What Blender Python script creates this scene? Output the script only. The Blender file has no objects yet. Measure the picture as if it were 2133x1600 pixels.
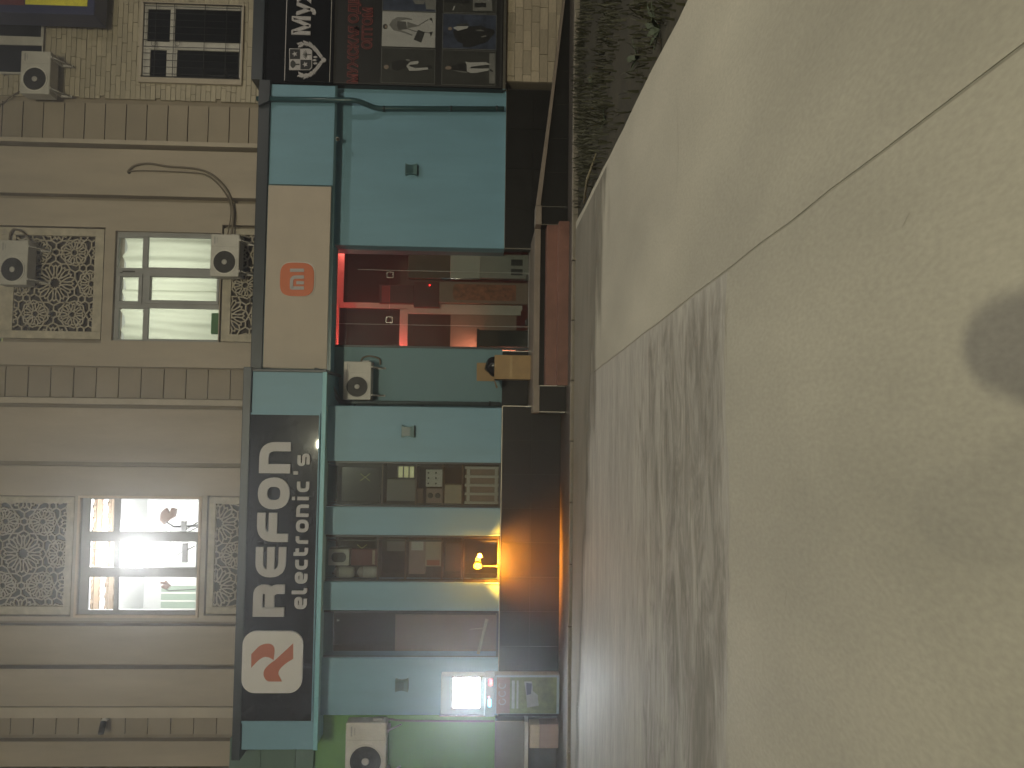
import bpy, bmesh, math, random
from mathutils import Vector, Matrix
from math import sin, cos, radians, pi, sqrt, atan2, hypot
random.seed(7)
scene = bpy.context.scene
COL = scene.collection

# ------------------------------------------------------------------ camera
FPX, PSI, TH, ROLL = 1602.0, radians(2.9), radians(2.15), .0157
CAM = Vector((-.72, -14.4, 1.5))
_r0 = Vector((cos(PSI), -sin(PSI), 0))
_f = Vector((sin(PSI)*cos(TH), cos(PSI)*cos(TH), -sin(TH)))
_d0 = -_r0.cross(_f)
EU = cos(ROLL)*_r0 - sin(ROLL)*_d0      # world right as the phone (held on its side) saw it
EV = sin(ROLL)*_r0 + cos(ROLL)*_d0      # world down
cd = bpy.data.cameras.new('camera')
cam = bpy.data.objects.new('camera', cd); COL.objects.link(cam)
m = Matrix((EV, EU, -_f)).transposed().to_4x4(); m.translation = CAM
cam.matrix_world = m
cd.sensor_width = 36; cd.sensor_fit = 'HORIZONTAL'; cd.lens = FPX/2133*36
cd.clip_start = .05; cd.clip_end = 400
scene.camera = cam

# ------------------------------------------------------------------ night sky, exposure
w = bpy.data.worlds.new('World'); scene.world = w; w.use_nodes = True
nt = w.node_tree
bg = nt.nodes['Background']
sky = nt.nodes.new('ShaderNodeTexSky'); sky.sky_type = 'NISHITA'; sky.sun_disc = False
sky.sun_elevation = radians(8); sky.sun_rotation = radians(200)
nt.links.new(sky.outputs[0], bg.inputs[0]); bg.inputs[1].default_value = .012
vs = scene.view_settings
vs.view_transform = 'Standard'; vs.look = 'None'; vs.exposure = 0; vs.gamma = 1; vs.use_curve_mapping = False
scene.cycles.max_bounces = 8; scene.cycles.diffuse_bounces = 3; scene.cycles.transparent_max_bounces = 16
scene.cycles.sample_clamp_indirect = 4
LAMP_COL = (1.0, .91, .78)
LAMP_A, LAMP_B, LAMP_C, LAMP_D = 22, 270, 3250, 950    # street lamp watts
HAZE = .010
scene.cycles.volume_bounces = 0

# ------------------------------------------------------------------ helpers
def ray(x, y): return _f*FPX + EV*(x-1066.5) + EU*(800-y)
def W(x, y, Y):
    d = ray(x, y); t = (Y-CAM.y)/d.y; p = CAM + d*t
    return p.x, p.z
def G(x, y, z=0.0):
    d = ray(x, y); t = (z-CAM.z)/d.z; p = CAM + d*t
    return p.x, p.y
def R(x0, y0, x1, y1, Y):
    """a rectangle measured in the photograph, as X0, X1, Z0, Z1 on the wall plane at depth Y"""
    xm, ym = (x0+x1)/2, (y0+y1)/2
    return W(xm, y1, Y)[0], W(xm, y0, Y)[0], W(x1, ym, Y)[1], W(x0, ym, Y)[1]

ORG = {}
def name_obj(name, data):
    o = bpy.data.objects.new(name, data); COL.objects.link(o); return o
def thing(name, label, cat, loc=(0, 0, 0), group=None):
    o = name_obj(name, None); o.location = loc; o.empty_display_size = .1
    o['label'] = label; o['category'] = cat
    if group: o['group'] = group
    ORG[o.name] = Vector(loc); return o
def tag(o, label, cat, group=None):
    o['label'] = label; o['category'] = cat
    if group: o['group'] = group
    return o
def struct(o): o['kind'] = 'structure'; return o
def stuff(o): o['kind'] = 'stuff'; return o

class MB:
    def __init__(s): s.v = []; s.f = []; s.mi = []; s.cur = 0; s.sm = []; s.smooth = False
    def face(s, idx): s.f.append(idx); s.mi.append(s.cur); s.sm.append(s.smooth)
    def box(s, x0, x1, y0, y1, z0, z1):
        if x0 > x1: x0, x1 = x1, x0
        if y0 > y1: y0, y1 = y1, y0
        if z0 > z1: z0, z1 = z1, z0
        b = len(s.v)
        s.v += [(x, y, z) for z in (z0, z1) for y in (y0, y1) for x in (x0, x1)]
        for q in ((0, 2, 3, 1), (4, 5, 7, 6), (0, 1, 5, 4), (2, 6, 7, 3), (0, 4, 6, 2), (1, 3, 7, 5)):
            s.face([b+i for i in q])
        return s
    def rbox(s, x0, y0, x1, y1, yf, yb):
        X0, X1, Z0, Z1 = R(x0, y0, x1, y1, yf); return s.box(X0, X1, yf, yb, Z0, Z1)
    def prism(s, poly, y0, y1):
        """poly: (X, Z) outline, thickened from y0 (front) to y1"""
        a = sum(poly[i][0]*poly[(i+1) % len(poly)][1]-poly[(i+1) % len(poly)][0]*poly[i][1] for i in range(len(poly)))
        if a < 0: poly = poly[::-1]
        b, n = len(s.v), len(poly)
        s.v += [(x, y0, z) for x, z in poly] + [(x, y1, z) for x, z in poly]
        s.face([b+i for i in range(n)]); s.face([b+n+i for i in reversed(range(n))])
        for i in range(n):
            j = (i+1) % n; s.face([b+j, b+i, b+n+i, b+n+j])
        return s
    def slab(s, poly, z0, z1):
        """poly: (X, Y) outline as a flat slab from z0 to z1"""
        a = sum(poly[i][0]*poly[(i+1) % len(poly)][1]-poly[(i+1) % len(poly)][0]*poly[i][1] for i in range(len(poly)))
        if a < 0: poly = poly[::-1]
        b, n = len(s.v), len(poly)
        s.v += [(x, y, z1) for x, y in poly] + [(x, y, z0) for x, y in poly]
        s.face([b+i for i in range(n)]); s.face([b+n+i for i in reversed(range(n))])
        for i in range(n):
            j = (i+1) % n; s.face([b+j, b+i, b+n+i, b+n+j])
        return s
    def tube(s, pts, r, n=8, caps=True):
        pts = [Vector(p) for p in pts]; b0 = len(s.v); rr = r if isinstance(r, (list, tuple)) else [r]*len(pts)
        prev = None; sm = s.smooth; s.smooth = True
        for i, p in enumerate(pts):
            t = (pts[min(i+1, len(pts)-1)] - pts[max(i-1, 0)]).normalized()
            if prev is None:
                u = t.cross(Vector((0, 0, 1)));
                if u.length < 1e-3: u = t.cross(Vector((1, 0, 0)))
            else: u = prev - t*prev.dot(t)
            u.normalize(); prev = u; v = t.cross(u)
            for k in range(n):
                a = 2*pi*k/n; s.v.append(tuple(p + (u*cos(a)+v*sin(a))*rr[i]))
        for i in range(len(pts)-1):
            for k in range(n):
                k2 = (k+1) % n; s.face([b0+i*n+k, b0+i*n+k2, b0+(i+1)*n+k2, b0+(i+1)*n+k])
        s.smooth = sm
        if caps:
            s.face([b0+k for k in reversed(range(n))]); e = b0+(len(pts)-1)*n; s.face([e+k for k in range(n)])
        return s
    def lathe(s, prof, c=(0, 0, 0), axis='z', n=24):
        """prof: (radius, height) along the axis"""
        b = len(s.v); sm = s.smooth; s.smooth = True
        for r, h in prof:
            for k in range(n):
                a = 2*pi*k/n; p = (r*cos(a), r*sin(a), h)
                if axis == 'y': p = (p[0], h, p[1])
                elif axis == 'x': p = (h, p[0], p[1])
                s.v.append((c[0]+p[0], c[1]+p[1], c[2]+p[2]))
        for i in range(len(prof)-1):
            for k in range(n):
                k2 = (k+1) % n; s.face([b+i*n+k, b+i*n+k2, b+(i+1)*n+k2, b+(i+1)*n+k])
        s.smooth = sm
        s.face([b+k for k in reversed(range(n))]); e = b+(len(prof)-1)*n; s.face([e+k for k in range(n)])
        return s
    def ring(s, c, r0, r1, y0, y1, n=32):
        """flat ring facing -Y"""
        b = len(s.v)
        for r, y in ((r0, y0), (r1, y0), (r1, y1), (r0, y1)):
            for k in range(n):
                a = 2*pi*k/n; s.v.append((c[0]+r*cos(a), y, c[1]+r*sin(a)))
        for i in range(4):
            for k in range(n):
                k2 = (k+1) % n; j = (i+1) % 4; s.face([b+i*n+k, b+i*n+k2, b+j*n+k2, b+j*n+k])
        return s
    def stroke(s, pts, wd, y0, y1, fillet=0, closed=False):
        """a flat band of width wd along (X, Z) pts, fillets on its corners"""
        P = [Vector(p) for p in pts]; n = len(P); out = []
        for i, p in enumerate(P):
            if not closed and i in (0, n-1): out.append(p); continue
            a, c = P[i-1], P[(i+1) % n]
            fl = fillet[i] if isinstance(fillet, (list, tuple)) else fillet
            l1, l2 = (a-p).length, (c-p).length
            fl = min(fl, l1*.499, l2*.499)
            if fl < 1e-5: out.append(p); continue
            A, B = p+(a-p)/l1*fl, p+(c-p)/l2*fl
            for k in range(7):
                t = k/6; out.append(A*(1-t)**2 + p*2*t*(1-t) + B*t*t)
        n = len(out); L = []; Rr = []
        for i, p in enumerate(out):
            a = out[i-1] if (closed or i) else None; c = out[(i+1) % n] if (closed or i < n-1) else None
            d1 = (p-a).normalized() if a is not None else None; d2 = (c-p).normalized() if c is not None else None
            if d1 is None: d1 = d2
            if d2 is None: d2 = d1
            n1, n2 = Vector((-d1.y, d1.x)), Vector((-d2.y, d2.x)); mm = n1+n2
            if mm.length < 1e-4: mm = n1
            mm.normalize(); k = wd/2/max(.35, mm.dot(n1)); L.append(p+mm*k); Rr.append(p-mm*k)
        b = len(s.v)
        for Q, y in ((L, y0), (Rr, y0), (Rr, y1), (L, y1)): s.v += [(q.x, y, q.y) for q in Q]
        for i in range(n if closed else n-1):
            j = (i+1) % n
            for a in range(4):
                c = (a+1) % 4; s.face([b+a*n+i, b+a*n+j, b+c*n+j, b+c*n+i])
        if not closed:
            s.face([b+a*n for a in range(4)]); s.face([b+a*n+n-1 for a in reversed(range(4))])
        return s
    def build(s, name, mat, parent=None, origin=None, bevel=0, weld=False):
        if parent is not None: org = ORG[parent.name]
        elif origin is not None: org = Vector(origin)
        else:
            xs, ys, zs = zip(*s.v); org = Vector(((min(xs)+max(xs))/2, (min(ys)+max(ys))/2, min(zs)))
        me = bpy.data.meshes.new(name)
        me.from_pydata([(x-org.x, y-org.y, z-org.z) for x, y, z in s.v], [], s.f)
        for mt in (mat if isinstance(mat, (list, tuple)) else [mat]): me.materials.append(mt)
        me.polygons.foreach_set('material_index', s.mi); me.polygons.foreach_set('use_smooth', s.sm)
        bm = bmesh.new(); bm.from_mesh(me); bmesh.ops.recalc_face_normals(bm, faces=bm.faces); bm.to_mesh(me); bm.free()
        o = name_obj(name, me)
        if parent is not None: o.parent = parent
        else: o.location = org
        ORG[o.name] = org
        if bevel:
            b = o.modifiers.new('bevel', 'BEVEL'); b.width = bevel; b.segments = 2; b.limit_method = 'ANGLE'
        return o
def part(name, mat, parent, fn, bevel=0):
    mb = MB(); fn(mb); return mb.build(name, mat, parent, bevel=bevel)
def pbox(name, mat, parent, *a, bevel=0): return MB().rbox(*a).build(name, mat, parent, bevel=bevel)
def walled(mb, X0, X1, Z0, Z1, y0, y1, holes):
    """a wall of boxes round rectangular openings (hx0, hx1, hz0, hz1)"""
    xs = sorted({X0, X1, *[min(max(h[i], X0), X1) for h in holes for i in (0, 1)]})
    for i in range(len(xs)-1):
        xa, xb = xs[i], xs[i+1]; xm = (xa+xb)/2; z = Z0
        for h in sorted([h for h in holes if h[0] < xm < h[1]], key=lambda h: h[2]):
            if h[2] > z+1e-5: mb.box(xa, xb, y0, y1, z, min(h[2], Z1))
            z = max(z, h[3])
        if z < Z1-1e-5: mb.box(xa, xb, y0, y1, z, Z1)
    return mb
def copy_tree(o, loc, scale=1, label=None):
    c = o.copy(); COL.objects.link(c); c.location = loc; c.scale = scale if isinstance(scale, (tuple, list)) else (scale,)*3
    if label: c['label'] = label
    for ch in o.children:
        k = ch.copy(); COL.objects.link(k); k.parent = c
        for g in ch.children:
            q = g.copy(); COL.objects.link(q); q.parent = k
    ORG[c.name] = Vector(loc); return c
def text_shape(txt, X0, X1, Z0, Z1, y0, y1, bold=.02, spacing=1.0):
    cu = bpy.data.curves.new('text', 'FONT'); cu.body = txt; cu.offset = bold; cu.space_character = spacing; cu.resolution_u = 4
    o = bpy.data.objects.new('text', cu); COL.objects.link(o); bpy.context.view_layer.update()
    cu.extrude = .5
    dg = bpy.context.evaluated_depsgraph_get(); me = bpy.data.meshes.new_from_object(o.evaluated_get(dg))
    vs_ = [tuple(v.co) for v in me.vertices]; fs = [list(p.vertices) for p in me.polygons]
    bpy.data.objects.remove(o); bpy.data.curves.remove(cu); bpy.data.meshes.remove(me)
    xs = [v[0] for v in vs_]; ys = [v[1] for v in vs_]; a, b, c, d = min(xs), max(xs), min(ys), max(ys)
    return [(X0+(x-a)/(b-a)*(X1-X0), (y0 if z > 0 else y1), Z0+(y-c)/(d-c)*(Z1-Z0)) for x, y, z in vs_], fs
def add_text(mb, *a, **k):
    v, f = text_shape(*a, **k); b = len(mb.v); mb.v += v
    for q in f: mb.face([b+i for i in q])
    return mb

# ------------------------------------------------------------------ materials
def M(name, col, rough=.6, var=.10, scale=2.0, fine=.05, bump=0.0, bscale=60, metal=0.0, rand=0.0, spec=.5, coat=0, streak=None):
    mt = bpy.data.materials.new(name); mt.use_nodes = True; t = mt.node_tree; N = t.nodes; L = t.links
    p = N['Principled BSDF']; p.inputs['Roughness'].default_value = rough; p.inputs['Metallic'].default_value = metal
    p.inputs['Specular IOR Level'].default_value = spec; p.inputs['Coat Weight'].default_value = coat
    tc = N.new('ShaderNodeTexCoord'); vec = tc.outputs['Object']
    if streak:
        mp = N.new('ShaderNodeMapping'); mp.inputs['Scale'].default_value = streak; L.new(vec, mp.inputs[0]); vec = mp.outputs[0]
    n1 = N.new('ShaderNodeTexNoise'); n1.inputs['Scale'].default_value = scale; n1.inputs['Detail'].default_value = 6; n1.inputs['Roughness'].default_value = .6
    L.new(vec, n1.inputs['Vector'])
    n2 = N.new('ShaderNodeTexNoise'); n2.inputs['Scale'].default_value = bscale; n2.inputs['Detail'].default_value = 3
    L.new(vec, n2.inputs['Vector'])
    mr = N.new('ShaderNodeMapRange'); mr.inputs[1].default_value = .3; mr.inputs[2].default_value = .7
    mr.inputs[3].default_value = 1-var; mr.inputs[4].default_value = 1+var; L.new(n1.outputs[0], mr.inputs[0])
    m2 = N.new('ShaderNodeMapRange'); m2.inputs[1].default_value = .3; m2.inputs[2].default_value = .7
    m2.inputs[3].default_value = 1-fine; m2.inputs[4].default_value = 1+fine; L.new(n2.outputs[0], m2.inputs[0])
    mul = N.new('ShaderNodeMath'); mul.operation = 'MULTIPLY'; L.new(mr.outputs[0], mul.inputs[0]); L.new(m2.outputs[0], mul.inputs[1])
    fac = mul.outputs[0]
    if rand:
        oi = N.new('ShaderNodeObjectInfo'); m3 = N.new('ShaderNodeMapRange'); m3.inputs[3].default_value = 1-rand; m3.inputs[4].default_value = 1+rand
        L.new(oi.outputs['Random'], m3.inputs[0]); mu = N.new('ShaderNodeMath'); mu.operation = 'MULTIPLY'
        L.new(fac, mu.inputs[0]); L.new(m3.outputs[0], mu.inputs[1]); fac = mu.outputs[0]
    vm = N.new('ShaderNodeVectorMath'); vm.operation = 'SCALE'; vm.inputs[0].default_value = col[:3]; L.new(fac, vm.inputs['Scale'])
    L.new(vm.outputs[0], p.inputs['Base Color'])
    r2 = N.new('ShaderNodeMapRange'); r2.inputs[3].default_value = rough*.88; r2.inputs[4].default_value = min(1, rough*1.12)
    L.new(n1.outputs[0], r2.inputs[0]); L.new(r2.outputs[0], p.inputs['Roughness'])
    if bump:
        b = N.new('ShaderNodeBump'); b.inputs['Strength'].default_value = bump; b.inputs['Distance'].default_value = .01
        L.new(n2.outputs[0], b.inputs['Height']); L.new(b.outputs[0], p.inputs['Normal'])
    return mt
def EM(name, col, strength):
    mt = bpy.data.materials.new(name); mt.use_nodes = True; t = mt.node_tree
    p = t.nodes['Principled BSDF']; p.inputs['Base Color'].default_value = (*[c*.5 for c in col], 1)
    tc = t.nodes.new('ShaderNodeTexCoord'); n = t.nodes.new('ShaderNodeTexNoise'); n.inputs['Scale'].default_value = 30
    t.links.new(tc.outputs['Object'], n.inputs['Vector'])
    mr = t.nodes.new('ShaderNodeMapRange'); mr.inputs[3].default_value = strength*.92; mr.inputs[4].default_value = strength*1.08
    t.links.new(n.outputs[0], mr.inputs[0]); t.links.new(mr.outputs[0], p.inputs['Emission Strength'])
    p.inputs['Emission Color'].default_value = (*col, 1)
    return mt
def GLASS(name, tint=(.85, .9, .9), refl=.10, rough=.02):
    mt = bpy.data.materials.new(name); mt.use_nodes = True; t = mt.node_tree; N = t.nodes; N.remove(N['Principled BSDF'])
    tr = N.new('ShaderNodeBsdfTransparent'); tr.inputs[0].default_value = (*tint, 1)
    gl = N.new('ShaderNodeBsdfGlossy'); gl.inputs['Roughness'].default_value = rough
    fr = N.new('ShaderNodeFresnel'); fr.inputs[0].default_value = 1.5
    ad = N.new('ShaderNodeMath'); ad.inputs[1].default_value = refl; N_ = N.new('ShaderNodeTexNoise'); N_.inputs['Scale'].default_value = 3
    bp = N.new('ShaderNodeBump'); bp.inputs['Strength'].default_value = .02; t.links.new(N_.outputs[0], bp.inputs['Height']); t.links.new(bp.outputs[0], gl.inputs['Normal'])
    t.links.new(fr.outputs[0], ad.inputs[0])
    mx = N.new('ShaderNodeMixShader'); t.links.new(ad.outputs[0], mx.inputs[0]); t.links.new(tr.outputs[0], mx.inputs[1]); t.links.new(gl.outputs[0], mx.inputs[2])
    t.links.new(mx.outputs[0], N['Material Output'].inputs[0]); return mt

m_cream = M('cream render', (.43, .37, .305), .75, .15, .8, .05, .15, 90, streak=(2.4, 2.4, .45))
m_creamlight = M('cream moulding', (.48, .42, .35), .7, .08, 2, .05, .1, 90)
m_stripp = M('strip panel', (.33, .28, .22), .7, .08, 1.5, .05, .1, 60, rand=.06)
m_wallback = M('dark back render', (.28, .235, .18), .85, .1, 2, .05, .2, 60)  # darker render of the back wall seen in the joints
m_brick = M('glazed tan brick', (.41, .36, .27), .5, .10, 5, .06, .15, 80, rand=.13)
m_stone = M('pale stone brick', (.40, .34, .26), .6, .12, 5, .08, .3, 50, rand=.22)
m_teal = M('teal cladding', (.170, .335, .45), .5, .10, 1.0, .04, .06, 120, streak=(2.2, 2.2, .4))
m_sconce = M('shaded teal fitting', (.075, .16, .17), .5, .06, 2)
m_teal2 = M('shaded teal inner wall', (.13, .24, .28), .55, .06, 1.2, .03, .06, 120)  # darker copy of the teal, with the canopy's shade put into the colour
m_skyblue = M('light blue edge', (.22, .50, .60), .45, .05, 2)
m_navy = M('dark navy metal flashing', (.022, .030, .040), .4, .15, 2, spec=.5)
m_pipe = M('dark teal pipe', (.035, .085, .10), .3, .15, 3)
m_silverpipe = M('grey pipe', (.10, .13, .135), .3, .15, 3)
m_black = M('black polished tile', (.013, .012, .011), .42, .2, 3, .1, .03, 20, rand=.15, spec=.25)
m_silver = M('silver trim', (.70, .68, .64), .25, .08, 6, metal=1)
m_blacksign = M('black glossy sign', (.006, .006, .008), .02, .15, 1, spec=.25)
m_letter = M('grey acrylic letter', (.43, .41, .43), .45, .05, 3)
m_orange = M('orange acrylic', (.44, .115, .055), .45, .05, 3)
m_beigesign = M('beige sign panel', (.50, .43, .365), .6, .06, 2, .04, .05, 200)
m_white = M('white plastic', (.62, .60, .57), .45, .06, 3)
m_acwhite = M('white ac casing', (.53, .51, .48), .5, .12, 4, .04, rand=.16)
m_dark = M('dark void', (.020, .017, .014), .6, .2, 2)
m_fan = M('dark fan grille', (.03, .028, .027), .5, .1, 4)
m_hub = M('grey fan hub', (.42, .40, .38), .5, .06, 4)
m_alu = M('grey window frame', (.33, .33, .34), .45, .12, 3, .05)
m_alul = M('pale window frame', (.50, .48, .45), .45, .12, 3, .05)
m_gold = M('pale wooden trim', (.56, .44, .33), .5, .1, 4)
m_jali = M('jali stone', (.42, .37, .30), .7, .08, 3, .05, .1, 80)
m_jalif = M('jali frame', (.47, .42, .34), .7, .22, 6, .06, .1, 60)
m_jalib = M('jali backing', (.055, .042, .032), .8, .15, 3)
m_curtain = None
m_glass = GLASS('clear glass', (.80, .83, .82), .0)
m_dglass = GLASS('dusky glass', (.42, .42, .40), .0)
m_wglass = GLASS('window glass', (.93, .95, .93), .02)
m_card = M('cardboard', (.33, .22, .11), .8, .12, 5, .05, .1, 50)
m_bag = M('black plastic bag', (.012, .010, .010), .25, .2, 8, .1, .6, 14)
m_brown = M('brown laminate', (.16, .085, .055), .5, .12, 3)
m_redbox = M('dark red carton', (.17, .022, .02), .5, .12, 4)
m_int = M('shop interior wall', (.075, .055, .045), .8, .15, 1)
m_intd = M('dark shop interior', (.040, .032, .027), .8, .15, 1)
m_roomw = M('white room wall', (.46, .47, .46), .8, .05, 1)
m_plaster = M('plaster ornament', (.16, .115, .075), .8, .1, 6)
m_step = M('brown granite step', (.175, .080, .060), .45, .25, 2.5, .12, .08, 60)
m_landing = M('grey brown granite', (.21, .17, .14), .45, .15, 3, .1, .05, 60)
m_green = M('green painted wall', (.13, .30, .075), .6, .10, 1.0, .04, .08, 90)
m_greengrey = M('green grey panel', (.10, .17, .14), .5, .08, 2, .04)
m_greyplinth = M('grey plinth', (.20, .185, .175), .5, .15, 2, .06, .1, 50)
m_cream_box = M('pale carton', (.50, .42, .30), .7, .12, 5)
m_pinkbox = M('brown pink carton', (.36, .26, .22), .7, .10, 5)
m_concrete = M('smooth concrete', (.335, .312, .25), .75, .20, .6, .08, .06, 50, streak=(1, .45, 1))
m_rough = M('worn rough concrete', (.31, .29, .25), .7, .24, 1.6, .16, .9, 12, streak=(.3, 2.2, 1))
m_dark_strip = M('dark strip concrete', (.165, .150, .118), .85, .16, 1.5, .06, .2, 30, streak=(.5, 1.5, 1))
m_gutter2 = M('faint crack', (.22, .205, .16), .85, .2, 3)
m_apron = M('dark paving', (.060, .050, .042), .5, .25, 1.5, .12, .15, 30)
m_kerb = M('kerb concrete', (.20, .175, .14), .8, .18, 3, .08, .3, 40)
m_soil = M('dark soil', (.026, .022, .012), .95, .4, 3, .3, .8, 20)
m_leaf = M('dark grass', (.034, .033, .013), .7, .35, 2)
m_leaf2 = M('dull green leaf', (.04, .055, .022), .7, .35, 2)
m_twig = M('dry stem', (.16, .135, .08), .8, .2, 6)
m_kiosk = M('blue grey kiosk metal', (.30, .40, .44), .4, .06, 3)
m_amber = EM('amber lamp', (1.0, .42, .02), 22)
m_screen = EM('white lit screen', (.86, .95, 1.0), 125)
m_redled = EM('red led', (1.0, .02, .02), 22)
m_blueled = EM('blue led', (.12, .65, 1.0), 9)
m_poster_green = M('poster green', (.13, .17, .07), .5, .5, 5, .1)
m_poster_red = M('poster rust', (.24, .15, .12), .5, .15, 5)
m_poster_pale = M('poster pale print', (.30, .32, .30), .5, .2, 8)
m_print = [M('print black', (.008, .008, .008), .5, .2, 5), M('print charcoal', (.035, .036, .033), .4, .2, 3), M('print slate blue', (.035, .045, .075), .4, .5, 4),
           M('print grey', (.16, .16, .155), .4, .15, 4), M('print pale', (.36, .36, .36), .4, .06, 3), M('print mid grey', (.09, .09, .088), .4, .2, 4), M('print skin', (.22, .17, .14), .4, .1, 4)]
m_neon = M('unlit red neon outline', (.24, .055, .05), .4, .15, 6)
m_neond = M('dark red letter', (.055, .014, .013), .4, .15, 6)
m_yellow = M('yellow sign film', (.75, .70, .05), .4, .15, 8, .1)
m_maroon = M('maroon sign film', (.13, .02, .025), .4, .1, 4)
m_bluef = M('dark blue sign frame', (.03, .035, .10), .4, .1, 4)
m_plasticgreen = M('green plastic bag', (.10, .25, .10), .5, .15, 6)
m_cable = M('grey brown cable', (.16, .13, .095), .6, .1, 6)
m_steel = M('lamp post steel', (.20, .20, .20), .4, .1, 5, metal=.6)
m_skin = M('skin', (.45, .28, .20), .6, .06, 6)
m_cloth = M('dark jacket cloth', (.05, .05, .06), .85, .15, 8)
m_hair = M('dark hair', (.02, .015, .012), .6, .2, 20)

# ------------------------------------------------------------------ ground
def strip_poly(pts): return pts
pave = struct(name_obj('pavement', None)); ORG[pave.name] = Vector((0, 0, 0))
struct(MB().box(-60, 60, -60, 20, -.30, -.06).build('ground', m_soil))
J1, J2 = G(1230, 780), G(2133, 90)
jd = (J2[0]-J1[0], J2[1]-J1[1])
def jx(y, off=0): return J1[0] + jd[0]*(y-J1[1])/jd[1] + off
B1, B2 = G(1212, 440), G(1432, 0)
def bx_(y, off=0): return B1[0] + (B2[0]-B1[0])*(y-B1[1])/(B2[1]-B1[1]) + off
def strip_edge(x):     # outer edge of the darker strip along the building
    pts = [(-30, -1.9), (-5.24, -2.55), (-.83, -3.75), (1.62, -4.9), (2.7, -5.4), (30, -6)]
    for (a, b), (c, d) in zip(pts, pts[1:]):
        if a <= x <= c: return b+(d-b)*(x-a)/(c-a)
YR = G(1515, 1200)[1]
def line_pts(fn, y0, y1, n=40, wob=.012):
    return [(fn(y0+(y1-y0)*i/n)+random.uniform(-wob, wob), y0+(y1-y0)*i/n) for i in range(n+1)]
YG = -2.30
ed = line_pts(lambda y: jx(y), -1.80, -40, 90, .005)
right = [(x+.007, y) for x, y in ed] + [(bx_(-40), -40)] + line_pts(lambda y: bx_(y), -40, -1.80, 80, .016)
MB().slab(right, -.15, 0).build('slab', m_concrete, pave)
rag = [(jx(YR)-.008, YR)] + [(jx(YR)-.1-.13*i, YR+.05*sin(i*.35)+random.uniform(-.035, .035)) for i in range(1, 90)]
left_far = [(x-.007, y) for x, y in ed if y > YR] + rag + [(-40, YR), (-40, -1.80)]
MB().slab(left_far, -.15, -.003).build('slab', m_rough, pave)
left_near = [(x, y-.003) for x, y in rag[::-1]] + [(x-.007, y) for x, y in ed if y < YR-.06] + [(-40, -40), (-40, YR-.004)]
MB().slab(left_near, -.15, 0).build('slab', m_concrete, pave)
gp = [(x, strip_edge(x)+random.uniform(-.05, .05)) for x in [-40+.0*0]+[]] if False else []
xs = [-12+i*.25 for i in range(int((bx_(-3)+12)/.25)+1)]
MB().slab([(x-.009, y) for x, y in ed]+[(x+.009, y) for x, y in ed[::-1]], -.05, -.004).build('joint_filler', m_gutter2, pave)
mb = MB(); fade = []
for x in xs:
    e = strip_edge(x)-.5+random.uniform(-.10, .10)
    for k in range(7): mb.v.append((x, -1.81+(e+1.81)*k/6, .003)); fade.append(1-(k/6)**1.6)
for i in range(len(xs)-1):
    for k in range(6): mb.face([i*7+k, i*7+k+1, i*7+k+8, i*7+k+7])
g_ = struct(mb.build('dark_strip', m_dark_strip)); at = g_.data.attributes.new('ground_fade', 'FLOAT', 'POINT')  # darker ground strip that fades out away from the building
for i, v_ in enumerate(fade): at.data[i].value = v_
t = m_dark_strip.node_tree; N = t.nodes; out = N['Material Output']; pb = N['Principled BSDF']
an = N.new('ShaderNodeAttribute'); an.attribute_name = 'ground_fade'; nz = N.new('ShaderNodeTexNoise'); nz.inputs['Scale'].default_value = 1.1; nz.inputs['Detail'].default_value = 7
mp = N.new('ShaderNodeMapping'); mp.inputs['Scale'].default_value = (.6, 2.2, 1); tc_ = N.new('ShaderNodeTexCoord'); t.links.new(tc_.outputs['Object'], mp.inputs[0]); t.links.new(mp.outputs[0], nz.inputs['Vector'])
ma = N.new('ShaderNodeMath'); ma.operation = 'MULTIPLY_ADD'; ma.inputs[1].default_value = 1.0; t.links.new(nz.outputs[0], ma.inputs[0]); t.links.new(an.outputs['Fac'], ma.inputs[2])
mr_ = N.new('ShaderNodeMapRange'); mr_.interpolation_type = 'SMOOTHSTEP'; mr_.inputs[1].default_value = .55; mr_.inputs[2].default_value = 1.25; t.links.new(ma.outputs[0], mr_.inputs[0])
tr_ = N.new('ShaderNodeBsdfTransparent'); mx_ = N.new('ShaderNodeMixShader'); t.links.new(mr_.outputs[0], mx_.inputs[0]); t.links.new(tr_.outputs[0], mx_.inputs[1]); t.links.new(pb.outputs[0], mx_.inputs[2]); t.links.new(mx_.outputs[0], out.inputs[0])
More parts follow.
